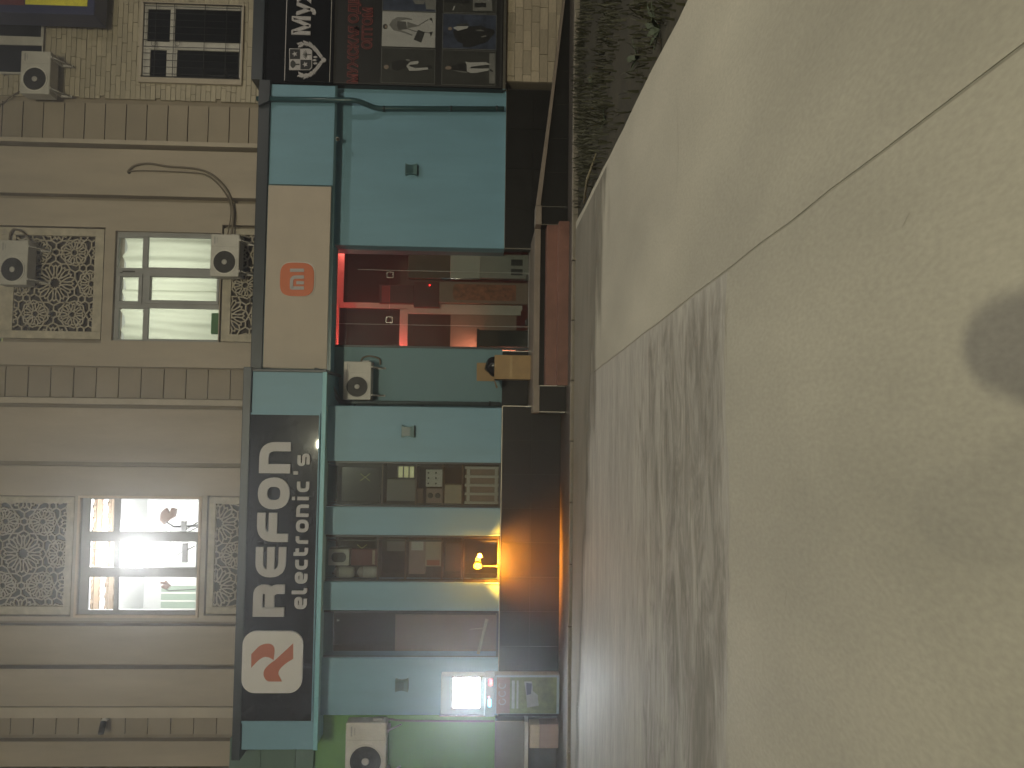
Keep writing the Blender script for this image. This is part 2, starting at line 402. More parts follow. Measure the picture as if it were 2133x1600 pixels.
def fade_mat(mt, attr, lo, hi, sc, scale, detail=8, distort=0.):
    t = mt.node_tree; N = t.nodes; out = N['Material Output']; pb = N['Principled BSDF']
    an = N.new('ShaderNodeAttribute'); an.attribute_name = attr; nz = N.new('ShaderNodeTexNoise'); nz.inputs['Scale'].default_value = scale; nz.inputs['Detail'].default_value = detail
    nz.inputs['Roughness'].default_value = .7; nz.inputs['Distortion'].default_value = distort
    mp = N.new('ShaderNodeMapping'); mp.inputs['Scale'].default_value = sc; tc = N.new('ShaderNodeTexCoord'); t.links.new(tc.outputs['Object'], mp.inputs[0]); t.links.new(mp.outputs[0], nz.inputs['Vector'])
    ma = N.new('ShaderNodeMath'); ma.operation = 'ADD'; t.links.new(nz.outputs[0], ma.inputs[0]); t.links.new(an.outputs['Fac'], ma.inputs[1])
    mr = N.new('ShaderNodeMapRange'); mr.interpolation_type = 'SMOOTHSTEP'; mr.inputs[1].default_value = lo; mr.inputs[2].default_value = hi; mr.inputs[4].default_value = .45; t.links.new(ma.outputs[0], mr.inputs[0])
    tr = N.new('ShaderNodeBsdfTransparent'); mx = N.new('ShaderNodeMixShader'); t.links.new(mr.outputs[0], mx.inputs[0]); t.links.new(tr.outputs[0], mx.inputs[1]); t.links.new(pb.outputs[0], mx.inputs[2]); t.links.new(mx.outputs[0], out.inputs[0])
mb = MB(); fv = []
ys_ = [YR-.30, YR+.10, YR+.5, YR+1.2, YR+2.4, YR+3.6, YR+5.0]; fw = [.15, .58, .66, .62, .52, .40, .0]
NX = 60
for j, y in enumerate(ys_):
    for i in range(NX+1): mb.v.append((-12+(jx(y)-.012+12)*i/NX, y, .0016)); fv.append(fw[j] - (.12 if i > NX-1 else 0))
for j in range(len(ys_)-1):
    for i in range(NX): mb.face([j*(NX+1)+i, j*(NX+1)+i+1, (j+1)*(NX+1)+i+1, (j+1)*(NX+1)+i])
m_dirt = M('trodden dirt', (.180, .160, .128), .9, .25, 4, .15, .5, 25)
fade_mat(m_dirt, 'ground_fade', .96, 1.30, (.75, 2.4, 1), 1.5, 9, 1.2)
g2 = struct(mb.build('dirt_patch', m_dirt)); at = g2.data.attributes.new('ground_fade', 'FLOAT', 'POINT')
for i, v_ in enumerate(fv): at.data[i].value = v_
for pts_ in ([(1880, 475), (1887, 462), (1897, 442)], [(1540, 1405), (1556, 1428), (1568, 1445)], [(1640, 1230), (1636, 1262)], [(1410, 180), (1414, 320), (1408, 430)]):
    q = [G(*p) for p in pts_]; mb = MB(); n_ = len(q)
    for i, (x, y) in enumerate(q): ww_ = .0028*sin(pi*(i+.35)/(n_-.3)); mb.v += [(x, y-ww_, .0035), (x, y+ww_, .0035)]
    for i in range(n_-1): mb.face([2*i, 2*i+1, 2*i+3, 2*i+2])
    mb.build('crack', m_gutter2, pave)
struct(MB().box(-30, 30, -1.66, 3, -.2, .035).build('sidewalk', m_apron))
kb = struct(name_obj('kerb', None)); ORG[kb.name] = Vector((0, 0, 0))
x = -14.0
while x < 14:
    MB().box(x, x+.985, -1.79, -1.665, -.12, .055+random.uniform(-.004, .004)).build('kerb_stone', m_kerb, kb, bevel=.012); x += 1.0
# planting bed on the right
bed = [(bx_(y, .02), y) for y in (-1.82, -6, -12, -40)] + [(14, -40), (14, -1.82)]
struct(MB().slab(bed, -.2, -.03).build('planting_bed', m_soil))
mb = MB()
for i in range(5200):
    y = -1.9 - (random.random()**1.1)*8.5; xx = bx_(y, .06) + random.random()**.8*3.2
    cl = sin(xx*2.1+1)*sin(y*1.3)+random.uniform(-.4, .6)
    if cl < -.25: continue
    h = random.uniform(.04, .11)*(1.2+cl*.6); a = random.uniform(0, 2*pi); bw = random.uniform(.006, .014); ln = random.uniform(.3, 1.0)*h
    dx, dy = cos(a), sin(a); b = len(mb.v)
    mb.v += [(xx-dy*bw, y+dx*bw, -.04), (xx+dy*bw, y-dx*bw, -.04), (xx+dx*ln*.4+dy*bw*.7, y+dy*ln*.4-dx*bw*.7, h*.6), (xx+dx*ln*.4-dy*bw*.7, y+dy*ln*.4+dx*bw*.7, h*.6), (xx+dx*ln, y+dy*ln, h)]
    mb.face([b, b+1, b+2, b+3]); mb.face([b+3, b+2, b+4])
stuff(mb.build('grass', m_leaf))
def weed(x, y, s, label):
    t = thing('weed', label, 'plant', (x, y, -.035), 'low weeds in the planting bed')
    for k in range(9):
        a = k*2.4+random.random(); L = s*random.uniform(.6, 1.1); up = random.uniform(.5, 1.1); mb = MB()
        P = [Vector((x, y, -.035)) + Vector((cos(a)*L*q, sin(a)*L*q, L*up*(q-.5*q*q))) for q in (0, .35, .7, 1)]
        ww = [.004, s*.11, s*.10, .004]; sd = Vector((-sin(a), cos(a), 0))
        b = len(mb.v)
        for p, ww_ in zip(P, ww): mb.v += [tuple(p-sd*ww_), tuple(p+sd*ww_)]
        for i in range(3): mb.face([b+2*i, b+2*i+1, b+2*i+3, b+2*i+2])
        mb.build('leaf', m_leaf2, t)
weed(*G(1375, 60, -.03), .26, 'tallest green weed at the outer corner of the planting bed')
weed(*G(1330, 120, -.03), .20, 'green weed in the bed beside the concrete edge, next to the tallest weed')
weed(*G(1262, 250, -.03), .17, 'small weed in the middle of the dark planting bed')
weed(*G(1236, 170, -.03), .17, 'small weed near the kerb below the ramp wall')
mb = MB(); a = G(1216, 425, .02); b = G(1240, 335, .06)
mb.tube([(a[0]+.02, a[1], .02), ((a[0]+b[0])/2+.05, (a[1]+b[1])/2, .07), (b[0]+.1, b[1], .05)], [.018, .022, .008], 6)
tag(mb.build('fallen_branch', m_twig), 'pale fallen branch lying along the inner corner of the planting bed', 'branch')

# ------------------------------------------------------------------ upper facade
Yu = 1.0          # glazing plane of the upper facade
ZT = 14.0
bld = thing('apartment_building', 'cream rendered upper floors above the shops with lattice screens and lit windows', 'building', (0, Yu, 0))
def colX(y, x=260, Y=Yu): return W(x, y, Y)[0]
W1 = R(297, 10, 503, 164, Yu); W2 = R(240, 485, 460, 712, Yu); W3 = R(168, 1036, 417, 1280, Yu); W0 = R(-60, 28, 88, 152, Yu)
W4 = (R(168, 1600, 417, 1840, Yu)); Wt = R(-170, 485, 4, 712, Yu)
Zb = W(640, 800, Yu)[1]
mb = MB(); walled(mb, -14, 14, Zb-.1, ZT, Yu+.10, Yu+.34, [W0, W1, W2, W3, Wt]); mb.build('wall', m_wallback, bld)
# flat render fields and mouldings: (y0, y1, depth in front, material, name)
def field(y0, y1, yf, mat, name, holes=(), yb=Yu+.10, x=260):
    X0, X1 = colX(y1, x), colX(y0, x)
    mb = MB(); walled(mb, X0, X1, Zb-.1, ZT, yf, yb, list(holes)); return mb.build(name, mat, bld, bevel=.006)
field(-900, -1, Yu+.07, m_cream, 'render_field')
field(298, 307, Yu-.18, m_creamlight, 'moulding')
field(316, 411, Yu-.14, m_cream, 'pilaster')
field(421, 764, Yu-.08, m_cream, 'render_field', [R(-10, 473, 219, 714, Yu), W2, R(462, 473, 700, 716, Yu), (Wt[0], Wt[1], Wt[2]-.02, ZT)])
field(831, 843, Yu-.18, m_creamlight, 'moulding')
field(851, 962, Yu-.14, m_cream, 'pilaster')
field(972, 1292, Yu-.08, m_cream, 'render_field', [R(-60, 1031, 156, 1282, Yu), W3, R(431, 1033, 700, 1281, Yu)])
field(1301, 1380, Yu-.10, m_cream, 'render_field')
field(1389, 1466, Yu-.14, m_cream, 'pilaster')
field(1467, 1489, Yu-.17, m_creamlight, 'moulding')
field(1541, 1593, Yu-.08, m_cream, 'render_field')
field(1600, 2100, Yu-.08, m_cream, 'render_field', [R(-60, 1604, 156, 1853, Yu), R(431, 1604, 700, 1853, Yu)])
# recessed strips of stacked panels
def strip(ya, yb_, lines, dx0):
    X0, X1 = colX(yb_), colX(ya)
    zs_ = [W(l, (ya+yb_)/2, Yu)[1] for l in lines]; st = zs_[0]-zs_[1]
    while zs_[0] < ZT-.5: zs_.insert(0, zs_[0]+st)
    while zs_[-1] > Zb: zs_.append(zs_[-1]-st)
    for a, b in zip(zs_, zs_[1:]):
        MB().box(X0+.012, X1-.012, Yu+.055+random.uniform(-.006, .006), Yu+.10, b+.009, a-.009).build('panel', m_stripp, bld, bevel=.004)
strip(213, 297, [43, 86, 130, 173, 216, 260, 303, 347, 389, 432, 476, 517], 0)
strip(766, 830, [55, 102, 150, 197, 244, 291, 339, 385, 431, 478], 0)
strip(1491, 1534, [18, 66, 113, 160, 208, 258, 305, 353, 401, 449], 0)
# brick cladding round the dark window
X0b, X1b = colX(204), colX(-24)
bm_ = bpy.data.meshes.new('brick')
_t = MB().box(-.5, .5, -.5, .5, -.5, .5); bm_.from_pydata(_t.v, [], _t.f); bm_.materials.append(m_brick)
bs_ = bpy.data.meshes.new('stone_brick'); bs_.from_pydata(_t.v, [], _t.f); bs_.materials.append(m_stone)
def bricks(parent, mesh, X0, X1, Z0, Z1, hh, ll, yf, yb, holes, jt=.008, cap=300, rnd=0):
    org = ORG[parent.name]; n = 0; z = Z1; row = 0
    while z > Z0+.01:
        x = X1 + random.uniform(0, ll)
        while x > X0:
            l_ = ll*random.uniform(1-rnd, 1+rnd)
            a, b = max(x-l_+jt, X0), min(x, X1); x -= l_
            if b-a < .05: continue
            zm = z-hh/2; segs = [(a, b)]
            for h in holes:
                if h[2]-hh*.3 < zm < h[3]+hh*.3:
                    ns = []
                    for p, q in segs:
                        if q <= h[0] or p >= h[1]: ns.append((p, q)); continue
                        if p < h[0]: ns.append((p, h[0]))
                        if q > h[1]: ns.append((h[1], q))
                    segs = ns
            for p, q in segs:
                if q-p < .04 or n >= cap: continue
                o = name_obj('brick', mesh); o.parent = parent; y_ = yf+random.uniform(-.008, .006)
                o.location = ((p+q)/2-org.x, (y_+yb)/2-org.y, z-hh/2-org.z); o.scale = (q-p, yb-y_, hh-jt); n += 1
        z -= hh; row += 1
    return n
topZ = W(-25, 100, Yu)[1]
bricks(bld, bm_, colX(204), colX(-12), W(545, 100, Yu)[1], topZ, .100, .40, Yu+.05, Yu+.10, [(h[0]-.01, h[1]+.01, h[2]-.01, h[3]+.01) for h in (W0, W1)], cap=300)
field_hi = MB(); walled(field_hi, colX(204), 14, topZ+.005, ZT, Yu+.06, Yu+.10, [W0]); field_hi.build('render_field', m_cream, bld)

def window(parent, outer, holes, mat, pane_mat, yf=Yu-.02, yb=Yu+.05, name='window', bars=None):
    fr = walled(MB(), *outer, yf, yb, holes).build(name, mat, parent, bevel=.006)
    for h in holes:
        MB().box(h[0]-.002, h[1]+.002, (yf+yb)/2-.004, (yf+yb)/2+.004, h[2]-.002, h[3]+.002).build('pane', pane_mat, fr)
    return fr
# dark window with a security grille
f1 = window(bld, W1, [R(306, 17, 353, 85, Yu), R(363, 18, 501, 87, Yu), R(311, 102, 345, 159, Yu), R(367, 104, 496, 160, Yu)], m_alul, m_dglass, Yu+.03, Yu+.09)
mb = MB(); X0, X1, Z0, Z1 = W1
for k in range(11):
    xx = X0 + (X1-X0)*(k+.5)/11; mb.tube([(xx, Yu-.035, Z0+.02), (xx, Yu-.035, Z1-.02)], .0055, 5)
for xx_ in (301, 325, 363, 427, 472, 501):
    z = W(xx_, 90, Yu)[1]; mb.tube([(X0+.01, Yu-.043, z), (X1-.01, Yu-.043, z)], .007, 5)
for xx in (X0+.01, X1-.01): mb.tube([(xx, Yu-.04, Z0), (xx, Yu-.04, Z1)], .009, 5)
for (px, py) in ((371, 92), (322, 92)):     # scrolls
    cx, cz = W(px, py, Yu); mb.tube([(cx+.06*cos(a*.5), Yu-.04, cz+.05*sin(a*.5)) for a in range(13)], .005, 4)
mb.build('grille', m_dark, f1)
fr = walled(MB(), X0-.10, X1+.03, Z0-.03, Z1+.06, Yu-.015, Yu+.05, [(X0, X1, Z0, Z1)]).build('surround', m_creamlight, f1)
MB().box(X0-.3, X1+.3, Yu+.9, Yu+.95, Z0-.3, Z1+.3).build('blind', m_dark, f1)
f0 = window(bld, W0, [R(-55, 31, 84, 73, Yu), R(-55, 91, 84, 148, Yu)], m_alul, m_dglass, Yu+.03, Yu+.09)
X0, X1, Z0, Z1 = W0
MB().box(X0-.1, X1+.1, Yu+.22, Yu+.25, Z0-.1, Z1+.1).build('blind', M('grey blind', (.26, .25, .23), .7, .15, 1.5, streak=(6, 1, .3)), f0)

# window with lit curtains
cols = [(495, 558), (578, 628), (643, 707)]
holes = [R(247, 495, 297, 558, Yu), R(308, 495, 443, 558, Yu), R(252, 577, 288, 627, Yu), R(314, 578, 452, 626, Yu), R(247, 643, 297, 707, Yu), R(308, 643, 456, 707, Yu)]
f2 = window(bld, W2, holes, m_alu, m_wglass, Yu+.0, Yu+.07)
fr = walled(MB(), *R(243, 570, 297, 634, Yu), Yu-.03, Yu-.001, [R(251, 576, 289, 628, Yu)]).build('casement', m_alu, f2, bevel=.006)
fr = walled(MB(), *R(302, 570, 457, 634, Yu), Yu-.03, Yu-.001, [R(313, 577, 452, 627, Yu)]).build('casement', m_alu, f2, bevel=.006)
mb = MB()
for r_ in ((250, 567, 255, 569), (255, 564, 281, 567)): mb.rbox(*r_, Yu-.012, Yu-.002)
mb.build('handle', m_fan, f2)
m_curtain = bpy.data.materials.new('backlit curtain'); m_curtain.use_nodes = True
t = m_curtain.node_tree; N = t.nodes; N.remove(N['Principled BSDF'])
tl = N.new('ShaderNodeBsdfTranslucent'); df = N.new('ShaderNodeBsdfDiffuse'); mx = N.new('ShaderNodeMixShader'); mx.inputs[0].default_value = .3
nz = N.new('ShaderNodeTexNoise'); nz.inputs['Scale'].default_value = 40; tcn = N.new('ShaderNodeTexCoord'); t.links.new(tcn.outputs['Object'], nz.inputs['Vector'])
cr = N.new('ShaderNodeMapRange'); cr.inputs[3].default_value = .72; cr.inputs[4].default_value = .82; t.links.new(nz.outputs[0], cr.inputs[0])
vm = N.new('ShaderNodeVectorMath'); vm.operation = 'SCALE'; vm.inputs[0].default_value = (.98, 1.0, .88); t.links.new(cr.outputs[0], vm.inputs['Scale'])
t.links.new(vm.outputs[0], tl.inputs[0]); t.links.new(vm.outputs[0], df.inputs[0])
t.links.new(tl.outputs[0], mx.inputs[1]); t.links.new(df.outputs[0], mx.inputs[2]); t.links.new(mx.outputs[0], N['Material Output'].inputs[0])
X0, X1, Z0, Z1 = W2
def curtain(xa, xb, seed):
    rnd = random.Random(seed); mb = MB(); mb.smooth = True; nx, nz_ = 46, 30; b = len(mb.v)
    ph = [rnd.uniform(0, 6) for _ in range(5)]
    for j in range(nz_+1):
        v = j/nz_
        for i in range(nx+1):
            u = i/nx; sk = u + .10*sin(v*2.2+ph[0])*(1-u)
            y = .022*sin(sk*21+ph[1]+v*1.2)+.016*sin(sk*37+ph[2]-v*2)+.02*sin(v*3+u*5+ph[3])
            mb.v.append((xa+(xb-xa)*u, Yu+.30+y, Z0-.1+(Z1-Z0+.1-.07*abs(sin(u*9+ph[4])))*v))
    for j in range(nz_):
        for i in range(nx): mb.face([b+j*(nx+1)+i, b+j*(nx+1)+i+1, b+(j+1)*(nx+1)+i+1, b+(j+1)*(nx+1)+i])
    return mb.build('curtain', m_curtain, f2)
xm = W(350, 600, Yu)[0]
curtain(X0-.1, xm, 3); curtain(xm-.02, X1+.1, 5)
mb = walled(MB(), X0-.25, X1+.25, Z0-.25, Z1+.25, Yu+.345, Yu+1.6, [(X0-.2, X1+.2, Z0-.2, Z1+.2)])
mb.box(X0-.25, X1+.25, Yu+1.6, Yu+1.65, Z0-.25, Z1+.25); mb.build('room', m_roomw, bld)
def area(name, loc, rot, sx, sy, power, col, shape='RECTANGLE'):
    l = bpy.data.lights.new(name, 'AREA'); l.shape = shape; l.size = sx; l.size_y = sy; l.energy = power; l.color = col
    o = bpy.data.objects.new(name, l); COL.objects.link(o); o.location = loc; o.rotation_euler = rot; return o
area('room_lamp', ((X0+X1)/2, Yu+1.45, (Z0+Z1)/2+.2), (radians(-90), 0, 0), X1-X0, Z1-Z0, 50, (1, 1, .86))
# small green carton on the sill behind the glass
o = MB().rbox(439, 652, 456, 696, Yu+.12, Yu+.2).build('plastic_bag', m_plasticgreen, bevel=.02)
tag(o, 'small green plastic bag standing behind the lit curtained window', 'bag')

# window into the bright white room
holes = [R(187, 1040, 237, 1108, Yu), R(250, 1040, 413, 1108, Yu), R(187, 1128, 237, 1182, Yu), R(250, 1128, 408, 1182, Yu), R(184, 1202, 237, 1271, Yu), R(246, 1202, 409, 1271, Yu)]
f3 = window(bld, W3, holes, m_alu, m_wglass, Yu+.0, Yu+.07)
X0, X1, Z0, Z1 = W3
walled(MB(), X0-.035, X1+.035, Z0-.035, Z1+.035, Yu-.125, Yu-.07, [(X0+.012, X1-.012, Z0+.012, Z1-.012)]).build('trim', m_gold, f3, bevel=.004)
# room: walls, ceiling with plaster cornice
rz = Z1+.12; ry = Yu+3.2
mb = MB(); mb.box(X0-1.6, X1+1.6, ry, ry+.05, Z0-1, rz); mb.box(X0-1.6, X1+1.6, Yu+.345, ry, rz, rz+.05); mb.box(X0-1.65, X0-1.6, Yu+.345, ry, Z0-1, rz)
mb.box(X1+1.6, X1+1.65, Yu+.345, ry, Z0-1, rz); mb.box(X0-1.6, X1+1.6, Yu+.345, ry, Z0-1.05, Z0-1); mb.build('room', m_roomw, bld)
mb = MB()
for k in range(2):
    y_ = Yu+.75+k*.62; mb.box(X0-1.2, X1+1.2, y_, y_+.20, rz-.035, rz-.004)
for k in range(18):
    xx = X0-.9+k*.24
    for y_ in (Yu+.68, Yu+1.0, Yu+1.30, Yu+1.62):
        mb.lathe([(.01, -.03), (.055, -.028), (.055, -.006)], (xx, y_, rz), 'z', 8)
        mb.tube([(xx+.05, y_, rz-.016), (xx+.12, y_+.03, rz-.016), (xx+.19, y_, rz-.016)], .014, 5)
mb.build('cornice', m_plaster, bld)
mb = MB(); mb.box(X0-1.0, X0-.1, ry-.06, ry-.002, Z0+.5, Z1-.3); mb.build('wall_panel', M('pale green panel', (.20, .26, .20), .7, .08, 1), bld)
mb = MB()
for k in range(5): mb.box(X0-.85+.17*k*1.1, X0-.84+.17*k*1.1+.02, ry-.075, ry-.061, Z0+.5, Z1-.3)
mb.build('panel_strip', m_white, bld)
lx, lz = W(268, 1145, Yu+.5)
bulb = MB().lathe([(.005, -.07), (.05, -.05), (.065, 0), (.05, .05), (.02, .08)], (lx, Yu+.5, lz), 'z', 16).build('light_bulb', EM('white bulb', (1, .97, 1.0), 60))
tag(bulb, 'dazzling white bare bulb hanging inside the brightly lit room window', 'bulb')
lp = bpy.data.lights.new('bulb_light', 'POINT'); lp.energy = 820; lp.color = (1, .96, .98); lp.shadow_soft_size = .10
o = bpy.data.objects.new('bulb_light', lp); COL.objects.link(o); o.location = (lx, Yu+.5, lz-.17)
cordm = MB().tube([(lx, Yu+.5, lz+.08), (lx, Yu+.5, rz-.003)], .006, 5).build('cord', m_fan, bulb); cordm.location = (0, 0, 0)
cordm.parent = bulb
# desk lamps and cables seen through the bright window
def desk_lamp(px, py, label, tilt, sc=1.0):
    cx, cz = W(px, py, Yu+.35); t = thing('desk_lamp', label, 'lamp', (cx, Yu+.35, cz))
    hd = MB(); pts = [(-.16, .10), (-.05, .17), (.10, .12), (.17, .0), (.05, -.05), (.15, -.10), (.10, -.2), (-.04, -.14), (-.08, -.02)]
    hd.prism([(cx+(p[0]*cos(tilt)-p[1]*sin(tilt))*sc, cz+(p[0]*sin(tilt)+p[1]*cos(tilt))*sc) for p in pts], Yu+.30, Yu+.40)
    hd.build('lamp_head', m_brown, t, bevel=.02)
    z0 = Z0-.9
    MB().tube([(cx-.1*sc, Yu+.35, cz+.08*sc), (cx-.22*sc, Yu+.36, cz-.12*sc), (cx-.2*sc, Yu+.38, cz-.45*sc), (cx-.05, Yu+.4, z0)], .022*sc, 8).build('arm', m_fan, t)
    return t
desk_lamp(350, 1075, 'brown swivel lamp on a bent arm inside the bright window', .2, 1.0)
desk_lamp(345, 1218, 'dark curved lamp arm at the far side of the bright window', 1.9, .55)
t = thing('power_strip', 'dark power strip with cables at the bottom of the bright window', 'power strip', (*[W(382, 1120, Yu+.25)[0]], Yu+.25, W(382, 1120, Yu+.25)[1]))
MB().rbox(376, 1086, 387, 1110, Yu+.22, Yu+.28).build('body', m_alu, t, bevel=.01)
MB().rbox(378, 1132, 390, 1172, Yu+.22, Yu+.28).build('body', m_alu, t, bevel=.01)
for a in ([(412, 1088), (385, 1105), (360, 1112), (345, 1100)], [(412, 1098), (390, 1110), (368, 1120), (352, 1140)], [(405, 1138), (380, 1150), (352, 1165), (340, 1185)]):
    MB().tube([(W(p[0], p[1], Yu+.24)[0], Yu+.24, W(p[0], p[1], Yu+.24)[1]) for p in a], .012, 6).build('cable', m_fan, t)

# upper-floor window top left of the frame with a striped light
ft = window(bld, (Wt[0], Wt[1], Wt[2], min(Wt[3], ZT-.1)), [(Wt[0]+.08, Wt[0]+.7, Wt[2]+.05, Wt[3]-.3), (Wt[0]+.8, Wt[1]-.08, Wt[2]+.05, Wt[3]-.3)], m_alu, m_dglass, Yu, Yu+.07)
MB().box(Wt[0], Wt[1], Yu+.25, Yu+.28, Wt[2], ZT-.2).build('blind', EM('dim yellow blind', (.5, .52, .2), .5), ft)

# geometric lattice screens
def lattice_segments():
    segs = []
    def poly(pts, closed=True):
        for i in range(len(pts) if closed else len(pts)-1): segs.append((pts[i], pts[(i+1) % len(pts)]))
    def P(c, r, a): return (c[0]+r*cos(a), c[1]+r*sin(a))
    def rosette(c, n, R_, a0):
        st = 2*pi/n
        for k in range(n):
            a = a0+k*st
            poly([P(c, R_*.34, a), P(c, R_*.25, a+st/2), P(c, R_*.34, a+st)], False)       # central star hole
            poly([P(c, R_*.34, a), P(c, R_*.56, a-st*.30), P(c, R_*.80, a-st*.28), P(c, R_, a), P(c, R_*.80, a+st*.28), P(c, R_*.56, a+st*.30)])   # petal
            poly([P(c, R_*.80, a+st*.28), P(c, R_*.90, a+st/2), P(c, R_*.80, a+st*.72)], False)
            poly([P(c, R_, a), P(c, R_*1.12, a+st/2), P(c, R_, a+st)], False)
    d = .71                         # distance between rosette centres, metres
    a_ = d*sqrt(3)
    for i in range(-3, 4):
        for j in range(-3, 4):
            cx, cz = a_*(i+.5*(j % 2)), a_*sqrt(3)/2*j
            rosette((cx, cz), 12, d*.56, pi/12)
            for k in range(6):
                a = pi/6+k*pi/3
                if k in (0, 1): rosette((cx+d*cos(a), cz+d*sin(a)), 9, d*.34, a+pi+pi/9)
                # small hexagons and bars between the rosettes
                h = P((cx, cz), d*.87, k*pi/3)
                poly([P(h, .075, q*pi/3+k*pi/3) for q in range(6)])
                poly([P((cx, cz), d*.56*1.12, k*pi/3), P(h, .075, k*pi/3+pi)], False)
                for sgn in (-1, 1):
                    poly([P(h, .075, k*pi/3+sgn*pi/3), P((cx, cz), d*.95, k*pi/3+sgn*.27)], False)
    return segs
SEGS = lattice_segments()
def clip(p, q, x0, x1, z0, z1):
    t0, t1 = 0., 1.; dx, dz = q[0]-p[0], q[1]-p[1]
    for d, a, b in ((dx, x0-p[0], x1-p[0]), (dz, z0-p[1], z1-p[1])):
        if abs(d) < 1e-9:
            if a > 0 or b < 0: return None
            continue
        u, v = a/d, b/d
        if u > v: u, v = v, u
        t0, t1 = max(t0, u), min(t1, v)
    if t0 >= t1: return None
    return (p[0]+dx*t0, p[1]+dz*t0), (p[0]+dx*t1, p[1]+dz*t1)
def jali(outer_px, inner_px, centre_px, parent):
    O, I = R(*outer_px, Yu), R(*inner_px, Yu); c = W(*centre_px, Yu)
    j = walled(MB(), *O, Yu-.05, Yu+.06, [I]).build('lattice_screen', m_jalif, parent, bevel=.008)
    mb = MB(); k = 0
    for p, q in SEGS:
        s = clip((p[0]+c[0], p[1]+c[1]), (q[0]+c[0], q[1]+c[1]), *I)
        if not s: continue
        (ax, az), (bx, bz) = s; L = hypot(bx-ax, bz-az)
        if L < .004: continue
        nx, nz_ = -(bz-az)/L*.0135, (bx-ax)/L*.0135; ex, ez = (bx-ax)/L*.006, (bz-az)/L*.006
        yf = Yu-.012-.0009*(k % 9); k += 1
        mb.prism([(ax-ex+nx, az-ez+nz_), (ax-ex-nx, az-ez-nz_), (bx+ex-nx, bz+ez-nz_), (bx+ex+nx, bz+ez+nz_)], yf, Yu+.02)
    mb.build('lattice', m_jali, j)
    MB().box(I[0]-.01, I[1]+.01, Yu+.062, Yu+.085, I[2]-.01, I[3]+.01).build('backing', m_jalib, j)
jali((-4, 476, 216, 706), (32, 492, 197, 690), (115, 590), bld)
jali((465, 480, 690, 714), (483, 492, 690, 699), (586, 596), bld)
jali((-60, 1034, 153, 1279), (-45, 1047, 138, 1262), (48, 1153), bld)
jali((434, 1036, 690, 1278), (448, 1050, 690, 1264), (566, 1157), bld)
jali((-60, 1607, 153, 1850), (-45, 1620, 138, 1835), (48, 1728), bld)
jali((434, 1607, 690, 1850), (448, 1620, 690, 1835), (566, 1728), bld)
# drain spout
c = W(220, 1505, Yu); t = thing('drain_spout', 'short dark drain spout sticking out of the cream panel strip', 'spout', (c[0], Yu, c[1]))
MB().tube([(c[0]+.08, Yu+.05, c[1]), (c[0]+.07, Yu-.10, c[1]-.01)], .05, 12).build('collar', m_white, t)
MB().tube([(c[0]+.05, Yu-.10, c[1]-.01), (c[0]-.12, Yu-.24, c[1]-.03)], .055, 12).build('pipe', m_dark, t)

# ------------------------------------------------------------------ air conditioners
def make_ac(label):
    t = thing('air_conditioner', label, 'air conditioner', (0, 0, 0), 'outdoor air conditioner units on the facade')
    w_, h_, d_ = .82, .56, .30
    MB().box(-w_/2, w_/2, -d_, 0, 0, h_).build('casing', m_acwhite, t, bevel=.02)
    c = (-.13, h_*.5)
    g = MB().ring(c, .215, .24, -d_-.012, -d_+.002).build('fan_guard', m_acwhite, t)
    mb = MB()
    for k in range(5): mb.ring(c, .045+.034*k+.006, .045+.034*k+.014, -d_-.011, -d_-.005, 28)
    for k in range(10):
        a = k*pi/5; mb.tube([(c[0]+.05*cos(a), -d_-.008, c[1]+.05*sin(a)), (c[0]+.215*cos(a), -d_-.008, c[1]+.215*sin(a))], .003, 4)
    mb.build('grille', m_fan, g)
    MB().lathe([(.214, -d_-.003), (.214, -d_+.004)], (c[0], 0, c[1]), 'y', 32).build('fan_opening', m_dark, t)
    MB().lathe([(.03, -d_-.018), (.052, -d_-.014), (.052, -d_-.004)], (c[0], 0, c[1]), 'y', 20).build('fan_hub', m_hub, t)
    mb = MB(); mb.box(.165, .172, -d_-.003, -d_+.001, .02, h_-.02); mb.build('seam', m_hub, t)
    mb = MB(); mb.box(.22, .36, -d_-.003, -d_+.001, h_-.09, h_-.07); mb.box(.24, .34, -d_-.003, -d_+.001, h_-.13, h_-.12); mb.build('badge', m_alu, t)
    for sx in (-.3, .3):
        mb = MB(); mb.box(sx-.02, sx+.02, -d_-.02, .10, -.035, -.004); mb.box(sx-.02, sx+.02, .06, .10, -.24, -.036)
        mb.tube([(sx, -d_+.02, -.03), (sx, .08, -.22)], .012, 5); mb.build('bracket', m_hub, t)
    mb = MB(); mb.box(w_/2, w_/2+.03, -.2, -.1, .06, .2); mb.build('valve_cover', m_hub, t)
    return t
def ac_place(o, x0, y0, x1, y1, yback, first=None, label=None):
    X0, X1, Z0, Z1 = R(x0, y0, x1, y1, yback-.3); sx, sz = (X1-X0)/.82, (Z1-Z0)/.56
    loc = ((X0+X1)/2, yback, Z0)
    if first: o.location = loc; o.scale = (sx, 1, sz); ORG[o.name] = Vector(loc); return o
    return copy_tree(o, loc, (sx, 1, sz), label)
ac = make_ac('white air conditioner covering the lower right corner of the curtained lit window')
ac_place(ac, 438, 488, 498, 576, Yu-.2, first=True)
mb = MB(); X0, X1, Z0, Z1 = R(447, 493, 456, 505, Yu-.5)
ac_place(ac, 42, 106, 104, 195, Yu-.15, label='white air conditioner high on the tan brick wall under the grey window')
ac_place(ac, -4, 500, 57, 593, Yu-.2, label='air conditioner in front of the upper left corner of a lattice screen')
ac_place(ac, 715, 753, 773, 833, 1.0-.12, label='small air conditioner low on the teal wall left of the red lit shop door')
ac_place(ac, 719, 1506, 804, 1628, .30, label='large air conditioner on the green wall beside the payment kiosk')
